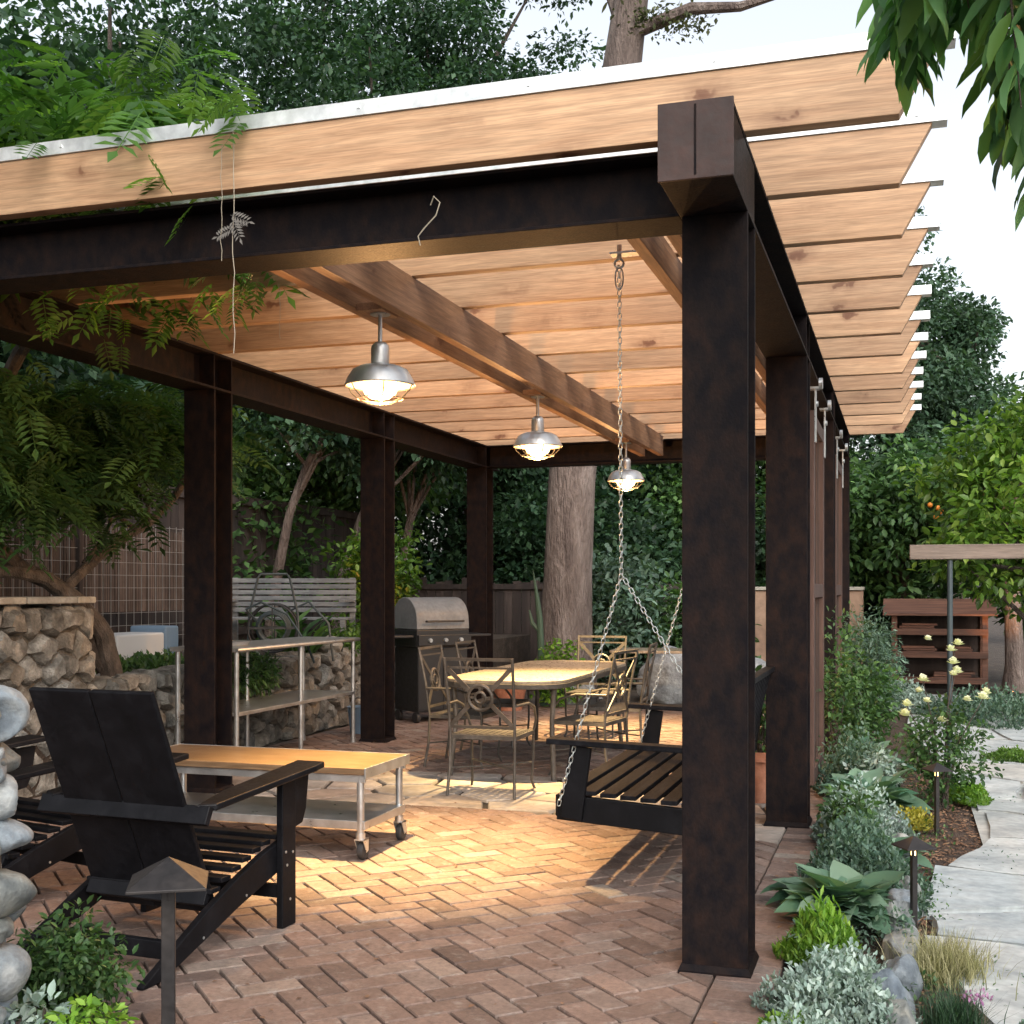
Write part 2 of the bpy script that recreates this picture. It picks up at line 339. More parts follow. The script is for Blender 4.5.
# leaf templates: local +Y is the leaf's length (unit 1), +Z its face
LEAF = ([(0, 0, 0), (.24, .32, .06), (.2, .68, .05), (0, 1, -.05), (-.2, .68, .05), (-.24, .32, .06), (0, .5, -.02)], [(0, 1, 6), (1, 2, 6), (2, 3, 6), (3, 4, 6), (4, 5, 6), (5, 0, 6)])
DIA = ([(0, 0, 0), (.3, .45, .08), (0, 1, 0), (-.3, .45, .08)], [(0, 1, 2), (0, 2, 3)])
LANCE = ([(0, 0, 0), (.1, .2, .03), (0, .2, 0), (-.1, .2, .03), (.13, .5, .02), (0, .5, -.03), (-.13, .5, .02), (.07, .8, -.04), (0, .8, -.08), (-.07, .8, -.04), (0, 1, -.16)],
         [(0, 1, 2), (0, 2, 3), (1, 4, 5, 2), (2, 5, 6, 3), (4, 7, 8, 5), (5, 8, 9, 6), (7, 10, 8), (8, 10, 9)])
BLADE = ([(-.03, 0, 0), (.03, 0, 0), (.025, .5, .05), (-.025, .5, .05), (0, 1, -.08)], [(0, 1, 2, 3), (3, 2, 4)])
def pinnate(n=6, wid=.16, ln=.42, droop=.25):
    V, F = [], []
    def put(base, d, L):
        d = Vector(d).normalized(); side = Vector((-d.y, d.x, 0)); k = len(V)
        for a, b, z in ((0, 0, 0), (.3, .5, .04), (0, 1, -.10), (-.3, .5, .04)):
            p = Vector(base)+d*b*L+side*a*L*(wid/.16)*.55; V.append((p.x, p.y, p.z+z*L))
        F.append((k, k+1, k+2)); F.append((k, k+2, k+3))
    for i in range(n):
        t = (i+.8)/(n+.5); z = -droop*t*t; L = ln*(1-.35*abs(t-.4))
        for s in (-1, 1): put((0, t, z), (s*.85, .55, 0), L)
    put((0, 1, -droop), (0, 1, 0), ln)
    k = len(V); V += [(-.008, 0, 0), (.008, 0, 0), (.006, 1, -droop), (-.006, 1, -droop)]; F.append((k, k+1, k+2, k+3))
    return V, F
PIN = pinnate(); 
def rdirs(n, zmin=-1, zmax=1):
    a = np.random.rand(n)*2*PI; z = np.random.uniform(zmin, zmax, n); r = np.sqrt(1-z*z); return np.stack([r*np.cos(a), r*np.sin(a), z], 1)
def clump_points(center, radii, nclump, per, cr, shell=.55):
    """leaf positions gathered into clumps spread over an uneven ellipsoid"""
    d = rdirs(nclump); rr = np.random.uniform(shell, 1, nclump)**.7
    cc = d*rr[:, None]*np.array(radii)[None]*np.random.uniform(.82, 1.12, (nclump, 1)) + np.array(center)
    cb = np.clip(np.random.normal(.5, .25, nclump), 0, 1)
    P = np.repeat(cc, per, 0)
    off = rdirs(nclump*per)*(np.random.rand(nclump*per)**.45)[:, None]*cr*np.array([1.15, 1.15, .8]); 
    b = np.clip(np.repeat(cb, per)+np.random.normal(0, .12, nclump*per), 0, 1)
    out = off/np.maximum(np.linalg.norm(off, axis=1, keepdims=True), 1e-6)
    return P+off, b, out, cc
def crown(name, center, radii, nclump, per, cr, leaf, mat, parent, T=DIA, shell=.5, droop=.35):
    P, b, out, cc = clump_points(center, radii, nclump, per, cr, shell)
    n = len(P); d = out*.8+rdirs(n)*.8+np.array([0, 0, -droop])
    o = scatter(name, T[0], T[1], P, rotm(d, roll=np.random.uniform(-1, 1, n)), leaf*np.random.uniform(.6, 1.3, n), mat, parent, np.random.rand(n), b)
    return o, cc
def tree(label, cat, loc, trunk_h, trunk_r, cz, radii, nclump, per, cr, leaf, mat, group=None, lean=(0, 0), name='tree', T=DIA, bark='bark', shell=.5, cut=None):
    e = empty(name, loc, 0, label, cat, group)
    t = MB(); top = Vector((lean[0], lean[1], trunk_h)); pts = [Vector((lean[0]*k*k, lean[1]*k*k, trunk_h*k))+Vector((random.uniform(-1, 1), random.uniform(-1, 1), 0))*trunk_r*.3*(k > 0) for k in (0, .15, .35, .6, .8, 1)]
    t.tube(pts, [trunk_r*x for x in (1.35, 1.05, .95, .8, .68, .5)], 12)
    o, cc = crown('crown', (lean[0], lean[1], cz), radii, nclump, per, cr, leaf, mat, e, T, shell)
    for i in range(min(14, nclump)):
        c = Vector(cc[i]); s0 = pts[random.choice((3, 4, 5))]
        mid = s0.lerp(c, .5)+Vector((0, 0, random.uniform(-.1, .25)))*radii[2]*.3
        t.tube([s0, mid, c], [trunk_r*.42, trunk_r*.25, trunk_r*.08], 6)
    t.build('trunk', bark, e, True)
    return e
def shrub(label, cat, loc, radii, nclump, per, cr, leaf, mat, T=LEAF, group=None, name='shrub', shell=.3, cz=None, stem=True):
    e = empty(name, loc, 0, label, cat, group); cz = radii[2]*.9 if cz is None else cz
    o, cc = crown('foliage', (0, 0, cz), radii, nclump, per, cr, leaf, mat, e, T, shell, .1)
    if stem:
        t = MB()
        for i in range(min(10, nclump)):
            c = Vector(cc[i]); t.tube([(random.uniform(-.03, .03), random.uniform(-.03, .03), -.02), (c.x*.5, c.y*.5, c.z*.6), c], [.012, .008, .004], 5)
        t.build('stem', 'bark', e, True)
    return e
def clip(poly, nx, ny, c):
    out = []
    for i in range(len(poly)):
        a = poly[i]; b = poly[(i+1) % len(poly)]; da = nx*a[0]+ny*a[1]-c; db = nx*b[0]+ny*b[1]-c
        if da <= 0: out.append(a)
        if da*db < 0: t = da/(da-db); out.append((a[0]+(b[0]-a[0])*t, a[1]+(b[1]-a[1])*t))
    return out
def voronoi(pts, bounds, gap):
    x0, x1, y0, y1 = bounds; res = []
    for i, p in enumerate(pts):
        poly = [(x0, y0), (x1, y0), (x1, y1), (x0, y1)]
        near = sorted(range(len(pts)), key=lambda j: (pts[j][0]-p[0])**2+(pts[j][1]-p[1])**2)[1:16]
        for j in near:
            q = pts[j]; dx, dy = q[0]-p[0], q[1]-p[1]; L = math.hypot(dx, dy)
            if L < 1e-6: continue
            nx, ny = dx/L, dy/L; poly = clip(poly, nx, ny, nx*(p[0]+q[0])/2+ny*(p[1]+q[1])/2-gap/2)
            if len(poly) < 3: break
        if len(poly) >= 3: res.append(poly)
    return res
def jgrid(x0, x1, y0, y1, sx, sy, j=.38):
    pts = []; ny = max(1, int((y1-y0)/sy)); nx = max(1, int((x1-x0)/sx))
    for a in range(ny):
        for b in range(nx):
            pts.append((x0+(b+.5+(.5 if a % 2 else 0)+random.uniform(-j, j))*(x1-x0)/nx, y0+(a+.5+random.uniform(-j, j))*(y1-y0)/ny))
    return pts
def roughen(poly, amt):
    """split edges and jitter them so outlines are not straight"""
    out = []
    for i in range(len(poly)):
        a = poly[i]; b = poly[(i+1) % len(poly)]; L = math.dist(a, b); out.append((a[0]+random.uniform(-amt, amt)*.4, a[1]+random.uniform(-amt, amt)*.4))
        if L > amt*6:
            for t in (.33, .67): out.append((a[0]+(b[0]-a[0])*t+random.uniform(-amt, amt), a[1]+(b[1]-a[1])*t+random.uniform(-amt, amt)))
    return out
random.seed(7); np.random.seed(7)

# ------------------------------------------------------------------ ground
def sheet(name, poly, z, mat, kind='structure'):
    me = bpy.data.meshes.new(name); me.from_pydata([(x, y, z) for x, y in poly], [], [tuple(range(len(poly)))]); o = link(name, me, M[mat]); o['kind'] = kind; return o
sheet('ground', [(-150, -60), (150, -60), (150, 250), (-150, 250)], -.05, 'soil')
sheet('patio_bed', [(-6.2, -3), (-.42, -3), (-.42, 14.6), (-.9, 15.4), (-6.2, 15.4)], -.022, 'mortar')
# arc between the near and the far paving
AC, AR = (-2.95, 3.0), 4.85          # circle centre, radius: far edge of the near brick field
def far_of_arc(x, y): return math.hypot(x-AC[0], y-AC[1]) > AR
bm = MB(); W = .122; S2 = math.sqrt(.5)
def brick_poly(poly, base_z, top_z):
    cx = sum(p[0] for p in poly)/len(poly); cy = sum(p[1] for p in poly)/len(poly)
    area = abs(sum(poly[i][0]*poly[(i+1) % len(poly)][1]-poly[(i+1) % len(poly)][0]*poly[i][1] for i in range(len(poly))))/2
    if area < .0012: return
    bm.rnd(); dz = random.uniform(-.0025, .0025); tx, ty = random.uniform(-.012, .012), random.uniform(-.012, .012)
    s = .004/math.sqrt(area)
    n = len(poly); vs = []
    for k, z in ((1, base_z), (1, top_z-.006), (1-s*1.6, top_z)):
        for a, b in poly:
            x, y = cx+(a-cx)*k, cy+(b-cy)*k; vs.append((x, y, z+dz+(tx*(a-cx)+ty*(b-cy))*(z > base_z)))
    fs = [(i+r*n, (i+1) % n+r*n, (i+1) % n+(r+1)*n, i+(r+1)*n) for r in range(2) for i in range(n)]+[tuple(2*n+i for i in range(n))]
    bm.add(vs, fs)
def field(test, clips, xr, yr):
    g = .011
    for i in range(-160, 160):
        for j in range(-160, 160):
            k = (i-j) % 4
            if k == 0: x0, x1, y0, y1 = i*W, (i+2)*W, j*W, (j+1)*W
            elif k == 3: x0, x1, y0, y1 = i*W, (i+1)*W, j*W, (j+2)*W
            else: continue
            cxx, cyy = (x0+x1)/2, (y0+y1)/2
            X, Y = (cxx-cyy)*S2-3, (cxx+cyy)*S2+5
            if not (xr[0]-.2 < X < xr[1]+.2 and yr[0]-.2 < Y < yr[1]+.2) or not test(X, Y): continue
            gx = g/2
            po = [(x0+gx, y0+gx), (x1-gx, y0+gx), (x1-gx, y1-gx), (x0+gx, y1-gx)]
            po = [((a-b)*S2-3, (a+b)*S2+5) for a, b in po]
            for cl in clips(X, Y):
                po = clip(po, *cl)
                if len(po) < 3: break
            if len(po) >= 3: brick_poly(po, -.03, 0)
def near_clips(X, Y):
    d = math.hypot(X-AC[0], Y-AC[1]); nx, ny = (X-AC[0])/d, (Y-AC[1])/d
    cl = [(1, 0, -.70), (-1, 0, 6.0)]
    if Y > AC[1]: cl.append((nx, ny, nx*AC[0]+ny*AC[1]+AR-.005))
    return cl
field(lambda X, Y: math.hypot(X-AC[0], Y-AC[1]) < AR+.15 or Y < AC[1], near_clips, (-6, -.7), (1.6, 8.2))
def fc(X, Y):
    d = math.hypot(X-AC[0], Y-AC[1]); nx, ny = (X-AC[0])/d, (Y-AC[1])/d
    return [(-nx, -ny, -(nx*AC[0]+ny*AC[1]+AR+1.5)), (1, 0, -.70), (-1, 0, 5.75), (0, 1, 15.2)]
field(lambda X, Y: math.hypot(X-AC[0], Y-AC[1]) > AR+1.35 and Y > 7, fc, (-5.75, -.7), (7.4, 15.2))
# soldier course along the planting bed
y = 1.0
while y < 14.6:
    L = .112; brick_poly([(-.692, y+.003), (-.458, y+.003), (-.458, y+L-.003), (-.692, y+L-.003)], -.03, .0); y += L
bo = bm.build('brick_patio', 'brick'); bo['kind'] = 'structure'
fl = MB()
# flagstone band beyond the arc
for poly in voronoi(jgrid(-6.0, -.7, 6.0, 9.6, .52, .42), (-6.0, -.70, 6.0, 9.6), .03):
    cx = sum(p[0] for p in poly)/len(poly); cy = sum(p[1] for p in poly)/len(poly); d = math.hypot(cx-AC[0], cy-AC[1])
    if d < AR-.35 or d > AR+1.9: continue
    nx, ny = (cx-AC[0])/d, (cy-AC[1])/d; c0 = nx*AC[0]+ny*AC[1]
    poly = clip(clip(poly, -nx, -ny, -(c0+AR+.015)), nx, ny, c0+AR+1.48)
    if len(poly) < 3: continue
    fl.rnd().stone(poly, lambda a, b, h: (a, b, -.035+h), .034, .95, .8)
o = fl.build('flagstone_band', 'flag', None); o['kind'] = 'structure'
# garden bed, mulch, garden path
sheet('garden_bed', [(-.44, -3), (.0, -3), (.0, 6), (-.05, 9), (-.3, 13), (-.45, 15), (-.44, 15)], -.03, 'soil')
sheet('mulch_bed', [(-.02, -3), (3.5, -3), (5, 20), (-.3, 20), (-.3, 13), (-.05, 9)], -.04, 'mulch')
ps = MB()
def pedge(y):   # left edge of the path
    k = [(-3, .30), (3.5, .36), (4.5, .31), (5.2, .16), (6.2, .10), (6.9, .16), (7.6, .42), (8.6, .52), (9.6, .40), (11, .30), (13, .12), (15, .05), (18.3, .1)]
    for a, b in zip(k, k[1:]):
        if a[0] <= y <= b[0]: t = (y-a[0])/(b[0]-a[0]); return a[1]+(b[1]-a[1])*t
    return .1
for poly in voronoi(jgrid(-.1, 2.9, 1.0, 18.2, 1.0, .85, .3), (-.1, 2.9, 1.0, 18.2), .035):
    cx = sum(p[0] for p in poly)/len(poly); cy = sum(p[1] for p in poly)/len(poly)
    e0 = pedge(cy)
    sl = (pedge(cy+.3)-pedge(cy-.3))/.6; L = math.hypot(1, sl)
    poly = clip(poly, -1/L, sl/L, (-e0+sl*cy)/L)
    if len(poly) < 3: continue
    area = abs(sum(poly[i][0]*poly[(i+1) % len(poly)][1]-poly[(i+1) % len(poly)][0]*poly[i][1] for i in range(len(poly))))/2
    if area < .02: continue
    ps.rnd().stone(roughen(poly, .022), lambda a, b, h: (a, b, -.05+h), .05, .985, .85)
o = ps.build('flagstone_path', 'pathstone'); o['kind'] = 'structure'
sheet('path_joint', [(.45, 1), (2.9, 1), (2.9, 18.2), (.45, 18.2)], -.02, 'pathstone')
# bark chips
n = 2600; P = np.stack([np.random.uniform(-.02, .55, n), np.random.uniform(3.6, 11, n), np.full(n, -.03)], 1)
BX = ([(-.5, -.5, 0), (.5, -.5, 0), (.5, .5, .1), (-.5, .5, 0), (-.5, -.5, .3), (.5, -.5, .3), (.4, .5, .4), (-.5, .5, .3)], [(4, 5, 6, 7), (0, 1, 5, 4), (1, 2, 6, 5), (2, 3, 7, 6), (3, 0, 4, 7)])
o = scatter('bark_chips', BX[0], BX[1], P, rotm(rdirs(n, -.3, .3)), np.stack([np.random.uniform(.006, .014, n), np.random.uniform(.015, .04, n), np.full(n, .012)], 1), 'chip'); tag(o, 'scattered brown bark chips covering the mulch strip beside the path', 'bark mulch', kind='stuff')

# raised terrace behind the left stone wall
t = MB(); t.box(-16, -5.92, 4.0, 19.5, -.1, .72); o = t.build('terrace_ground', 'soil'); o['kind'] = 'structure'

# ------------------------------------------------------------------ pergola
PG = empty('pergola', (-2.9, 9.3, 0), 0, 'large pergola of rusted steel posts and beams carrying wooden rafters over the brick patio', 'pergola')
OFF = Vector((2.9, -9.3, 0))
def pb(mb, name, mat, parent=PG, smooth=False, bev=0):
    mb.v = [tuple(Vector(p)+OFF) for p in mb.v]; return mb.build(name, mat, parent, smooth, bev)
FL = .018
def hcol(x, y, h=2.955, wdt=.255, dpt=.255):
    m = MB(); m.box(x, x+wdt, y, y+FL, 0, h); m.box(x, x+wdt, y+dpt-FL, y+dpt, 0, h); m.box(x+wdt/2-.008, x+wdt/2+.008, y+FL, y+dpt-FL, 0, h)
    o = pb(m, 'post', 'steel', bev=.003)
    b = MB(); b.prism([(x-.014, y-.014), (x+wdt+.014, y-.014), (x+wdt+.014, y+dpt+.014), (x-.014, y+dpt+.014)], -.01, .006)
    # flared grout foot
    vs = []
    for k, z in ((.013, .006), (.003, .03)):
        vs += [(x-k, y-k, z), (x+wdt+k, y-k, z), (x+wdt+k, y+dpt+k, z), (x-k, y+dpt+k, z)]
    b.add(vs, [(0, 1, 5, 4), (1, 2, 6, 5), (2, 3, 7, 6), (3, 0, 4, 7), (4, 5, 6, 7)])
    bb = MB(); bb.v = [tuple(Vector(p)+OFF) for p in b.v]; bb.f = b.f; bb.r = b.r; bb.r2 = b.r2; bb.build('base_plate', 'steel', o)
    return o
YS = (4.76, 7.83, 10.9, 13.95)
for yy in YS: hcol(-.825, yy)
for yy in YS: hcol(-5.045, yy)
Z0, Z1 = 2.955, 3.225
def ibeamY(x, y0, y1, endcap=False):
    m = MB(); wd = .262; m.box(x, x+wd, y0, y1, Z0, Z0+FL); m.box(x, x+wd, y0, y1, Z1-FL, Z1); m.box(x+wd/2-.007, x+wd/2+.007, y0, y1, Z0+FL, Z1-FL)
    for yy in YS:
        for s in (0, .245):
            if yy+s < y1-.05: m.box(x+.004, x+wd-.004, yy+s, yy+s+.012, Z0+FL, Z1-FL)
    if endcap:    # side plates close the front end into a box
        m.box(x+wd-.012, x+wd-.003, y0, YS[0]+.24, Z0+FL, Z1-FL); m.box(x+.003, x+.012, y0, YS[0]-.01, Z0+FL, Z1-FL)
    o = pb(m, 'beam', 'steel', bev=.002)
    if endcap:
        c = MB(); c.box(x-.004, x+wd+.004, y0-.014, y0, Z0-.004, Z1+.004); e = pb(c, 'end_plate', 'steel_end', o, bev=.002)
        wl = MB(); wl.box(x+wd/2-.004, x+wd/2+.004, y0-.0165, y0-.012, Z0+.01, Z1-.01); pb(wl, 'weld_seam', 'steel', o)
    return o
ibeamY(-.832, 4.33, 14.45, True); ibeamY(-5.052, 4.33, 14.45, True)
def ibeamX(y, x0, x1):
    m = MB(); wd = .25; m.box(x0, x1, y, y+wd, Z0+.004, Z0+FL); m.box(x0, x1, y, y+wd, Z1-FL, Z1-.004); m.box(x0, x1, y+wd/2-.007, y+wd/2+.007, Z0+FL, Z1-FL)
    return pb(m, 'beam', 'steel', bev=.002)
ibeamX(4.765, -4.79, -.836); ibeamX(13.955, -4.79, -.836)
RZ0, RZ1 = 3.229, 3.474
NR = 13; SP = .80
for k in range(NR):
    yy = 4.67+k*SP; j = random.uniform(-.012, .012)
    m = MB(); m.prism([(-5.85, RZ1), (-5.70, RZ0), (-.01+j, RZ0), (.125+j, RZ1)], yy, yy+.072, 'xz')
    o = pb(m, 'rafter', 'rafter', bev=.003)
    c = MB(); c.box(-5.9, .185+j, yy-.010, yy+.082, RZ1+.001, RZ1+.004); c.box(-5.9, .185+j, yy-.010, yy-.007, RZ1+.004, RZ1+.060); c.box(-5.9, .185+j, yy+.079, yy+.082, RZ1+.004, RZ1+.060)
    c.box(-5.9, .185+j, yy-.010, yy+.082, RZ1+.060, RZ1+.063)
    for q in range(8):
        xx = .05-q*.74; c.box(xx, xx+.012, yy-.015, yy-.010, RZ1+.028, RZ1+.040)
    pb(c, 'metal_cap', 'cap', o)
def joist(x, y0, y1, z0=3.0):
    m = MB(); m.box(x, x+.062, y0, y1, z0, 3.226); return pb(m, 'joist', 'joist', bev=.003)
joist(-2.86, 4.93, 13.7); joist(-2.65, 4.93, 13.7); joist(-1.18, 5.03, 13.94, 3.06); joist(-1.0, 5.03, 13.94, 3.06)
for yy in (6.11, 9.12, 12.3):
    m = MB(); m.box(-2.797, -2.651, yy-.12, yy+.12, 2.99, 3.03); pb(m, 'joist_block', 'joist', bev=.002)

# ------------------------------------------------------------------ lamps
def make_lamp(loc, energy, label):
    L = empty('pendant_lamp', loc, 0, label, 'pendant lamp', 'caged barn lamps hanging under the pergola joists')
    # origin = shade rim centre
    s = MB(); s.lathe([(.19, -.002), (.193, .003), (.178, .04), (.150, .085), (.110, .105), (.055, .115), (.050, .12), (.050, .20), (.045, .22), (.03, .235), (.012, .24), (.0118, .36), (.0118, .42)], n=36, caps=False)
    s.lathe([(.183, .003), (.170, .04), (.145, .078), (.105, .097), (.05, .105)], n=36, caps=False)
    s.build('shade', 'steelss', L, True)
    cp = MB(); cp.lathe([(.055, .385), (.055, .40), (.02, .415)], n=20); cp.build('canopy_plate', 'zinc', L, True)
    g = MB(); g.lathe([(.006, -.075), (.05, -.068), (.085, -.045), (.10, -.01), (.09, .03), (.05, .06), (.03, .09)], n=24); 
    go = g.build('bulb', 'bulb', L, True)
    c = MB()
    for i in range(6):
        a = i*PI/3; pts = [(.188*math.cos(a), .188*math.sin(a), 0), (.172*math.cos(a), .172*math.sin(a), -.03), (.13*math.cos(a), .13*math.sin(a), -.066), (.07*math.cos(a), .07*math.sin(a), -.092), (.0, .0, -.1)]
        c.tube(pts, .0032, 6)
    for r, z in ((.188, 0), (.125, -.070)): c.tube([(r*math.cos(a*PI/14), r*math.sin(a*PI/14), z) for a in range(28)], .0032, 6, True)
    c.build('wire_cage', 'bronze', L, True)
    l = bpy.data.lights.new('lamp_light', 'SPOT'); l.energy = energy; l.color = (1, .67, .29); l.spot_size = R(74); l.spot_blend = 1.0; l.shadow_soft_size = .03
    lo = bpy.data.objects.new('lamp_light', l); C.objects.link(lo); lo.parent = L; lo.location = (0, 0, -.108); lo.rotation_euler = (R(8), 0, 0)
    l2 = bpy.data.lights.new('lamp_glow', 'POINT'); l2.energy = energy*.075; l2.color = (1, .52, .2); l2.shadow_soft_size = .05
    lo2 = bpy.data.objects.new('lamp_glow', l2); C.objects.link(lo2); lo2.parent = L; lo2.location = (0, 0, -.115)
    return L
make_lamp((-2.71, 6.11, 2.60), 1650, 'nearest caged galvanised barn lamp glowing warm under the middle joist')
make_lamp((-2.71, 9.12, 2.60), 1650, 'lit caged barn lamp in the middle of the row, above the dining chairs')
make_lamp((-2.71, 12.3, 2.60), 1650, 'farthest caged barn lamp, seen just behind the swing chain')

# ------------------------------------------------------------------ porch swing
SW = empty('porch_swing', (-1.36, 6.9, .33), 0, 'black slatted porch swing hanging on chains beside the near steel post', 'porch swing')
def sb(mb, name, mat='blackg', parent=SW, **k):
    mb.v = [tuple(Vector(p)-Vector((-1.36, 6.9, .33))) for p in mb.v]; return mb.build(name, mat, parent, **k)
y0, y1 = 6.0, 7.9
m = MB(); 
for yy in (y0, y1-.04, (y0+y1)/2): m.bar((-1.68, yy+.02, .385), (-.94, yy+.02, .335), .04, .13)
m.box(-1.70, -1.66, y0+.04, y1-.04, .33, .44); m.box(-.97, -.93, y0+.04, y1-.04, .27, .39)
sb(m, 'seat_frame', 'black', bev=.004)
for i in range(7):
    x = -1.66+i*.103; z = .457-(x+1.66)*.065; m = MB(); m.box(x, x+.082, y0-.01, y1+.01, z, z+.022); sb(m, 'seat_slat', bev=.003)
for yy in (y0-.03, y1): 
    m = MB(); m.bar((-1.60, yy+.015, .33), (-1.55, yy+.015, .70), .03, .11, (1, 0, 0)); sb(m, 'arm_post', 'black', bev=.003); m = MB(); m.bar((-.97, yy+.015, .33), (-.90, yy+.015, .72), .03, .09, (1, 0, 0)); sb(m, 'arm_post', 'black', bev=.003)
    m = MB(); m.bar((-1.72, yy+.01, .725), (-.86, yy+.01, .70), .10, .028); sb(m, 'armrest', bev=.004)
for i in range(18):
    yy = y0+.04+i*.102; m = MB(); m.bar((-.94, yy+.03, .42), (-.80, yy+.03, .98), .022, .075, (0, 1, 0)); m.v = m.v
    sb(m, 'back_slat', bev=.003)
m = MB(); m.bar((-.80, y0, .99), (-.80, y1, .99), .06, .03); m.bar((-.90, y0, .50), (-.90, y1, .50), .03, .06); sb(m, 'back_rail', 'black', bev=.003)
def chainpts(a, b, sag=0):
    a = Vector(a); b = Vector(b); return lambda t: a.lerp(b, t)+Vector((0, 0, -sag*4*t*(1-t)))
def torus(L=.044, Wd=.023, r=.0032, n=12, k=6):
    V, F = [], []
    for i in range(n):
        a = 2*PI*i/n; cx = math.cos(a)*Wd/2; cy = math.sin(a)*Wd/2+(L-Wd)/2*(1 if math.sin(a) > 0 else -1)
        for j in range(k):
            b = 2*PI*j/k; V.append((cx+math.cos(a)*math.cos(b)*r, cy+math.sin(a)*math.cos(b)*r, math.sin(b)*r))
    for i in range(n):
        for j in range(k): F.append((i*k+j, ((i+1) % n)*k+j, ((i+1) % n)*k+(j+1) % k, i*k+(j+1) % k))
    return V, F
TOR = torus()
def chain(segs, parent, s=1.0):
    P, D, Rl = [], [], []
    c = 0
    for f in segs:
        L = sum((f((i+1)/10)-f(i/10)).length for i in range(10)); n = max(2, int(L/(.036*s)))
        for i in range(n):
            t = (i+.5)/n; P.append(f(t)); D.append(f(min(1, t+.01))-f(max(0, t-.01))); Rl.append((c % 2)*PI/2+.4); c += 1
    P = np.array(P)-np.array([-1.36, 6.9, .33]); return scatter('chain', TOR[0], TOR[1], P, rotm(np.array(D), roll=np.array(Rl)), np.full(len(P), s), 'chain', parent, smooth=True)
for yy, hk in ((6.0, 5.75), (7.9, 7.95)):
    top = (-1.30, hk, 3.05); sp = (-1.345, yy, 1.57)
    chain([chainpts(top, sp), chainpts(sp, (-1.66, yy-.045, .40))], SW, .78)
    chain([chainpts(sp, (-.86, yy-.045, .80)), ], SW, .78)
    h = MB(); h.tube([(-1.30, hk, 3.15), (-1.30, hk, 3.08)], .012, 8); h.tube([(-1.30+.022*math.cos(a*PI/6), hk, 3.06+.022*math.sin(a*PI/6)) for a in range(12)], .006, 6, True)
    h.tube([(-1.30+.02*math.cos(a*PI/6), hk, 2.99+.055*math.sin(a*PI/6)) for a in range(12)], .004, 6, True)
    h.box(-1.34, -1.18, hk-.035, hk+.035, 3.10, 3.11); sb(h, 'eye_bolt', 'zinc', smooth=True)

# ------------------------------------------------------------------ lounge chairs
def make_adirondack(loc, rz, label):
    A = empty('adirondack_chair', loc, rz, label, 'garden chair', 'black adirondack chairs round the coffee table')
    prof = [(.0, .385), (-.18, .345), (-.36, .285), (-.56, .205), (-.97, .012), (-.97, 0), (-.86, 0), (-.62, .075), (-.36, .16), (0, .26)]
    for s in (-1, 1):
        m = MB(); x = s*.335; m.prism(prof, x-.016, x+.016, 'yz'); st = m.build('side_rail', 'black', A, bev=.004)
        sc = MB()
        for (yy, zz) in ((-.30, .20), (-.60, .10)): sc.lathe([(.006, 0), (.006, .002)], (0, 0, 0), 8); sc.v[-16:] = [tuple((s*(.352+p[2]), yy+p[0], zz+p[1])) for p in sc.v[-16:]]
        sc.build('screw', 'zinc', st)
        m = MB(); xl = s*.368; m.box(xl-.016, xl+.016, -.07, .04, 0, .655); lg = m.build('leg', 'black', A, bev=.004)
        sc = MB()
        for (yy, zz) in ((-.045, .335), (.012, .325), (-.035, .275), (-.01, .12)):
            sc.lathe([(.0065, 0), (.0065, .002)], (0, 0, 0), 8); sc.v[-16:] = [tuple((s*(.385+p[2]), yy+p[0], zz+p[1])) for p in sc.v[-16:]]
        sc.build('screw', 'zinc', lg)
        m = MB(); m.prism([(.04, .650), (.155, .655), (.13, .50), (.10, .44), (.04, .43)], xl-.014, xl+.014, 'yz'); m.build('arm_bracket', 'black', A, bev=.003)
        m = MB(); m.prism([(s*.30, .19), (s*.445, .19), (s*.455, .10), (s*.43, -.62), (s*.36, -.66), (s*.31, -.40)], 0, .028, 'xy', Matrix.Translation((0, 0, .665)) @ Matrix.Rotation(R(4.5), 4, 'X')); m.build('armrest', 'black', A, bev=.006)
    for i in range(7):
        t = i/6; yy = -.02-.075*i; z = np.interp(-yy, [0, .18, .36, .56], [.388, .348, .288, .208])
        m = MB(); m.box(-.318 if i else -.352, .318 if i else .352, yy-.034, yy+.034, z+.002, z+.024); m.build('seat_slat', 'black', A, bev=.004)
    a = math.atan2(-.60, .90)
    for s in (-1, 1):
        m = MB(); p0 = Vector((s*.152, -.44, .16)); p1 = Vector((s*.152, -.85, 1.10)); m.bar(p0, p1, .298, .024, (0, 1, 0)); m.build('back_board', 'black', A, bev=.005)
    m = MB(); m.bar((-.42, -.655, .60), (.42, -.655, .60), .03, .075, (0, .5, 1)); m.build('back_rail', 'black', A, bev=.003); m = MB(); m.bar((-.30, -.50, .235), (.30, -.50, .235), .03, .075, (0, .5, 1)); m.build('back_rail', 'black', A, bev=.003)
    m = MB(); m.box(-.318, .318, -.78, -.745, .055, .125); m.build('stretcher', 'black', A, bev=.003); m = MB(); m.box(-.351, .351, -.055, -.03, .13, .19); m.build('stretcher', 'black', A, bev=.003)
    return A
make_adirondack((-2.975, 4.90, 0), R(-4), 'black adirondack chair seen from behind in front of the coffee table')
c2 = make_adirondack((-4.12, 5.22, 0), R(-14), 'second black adirondack chair at the left edge, half hidden behind the first')

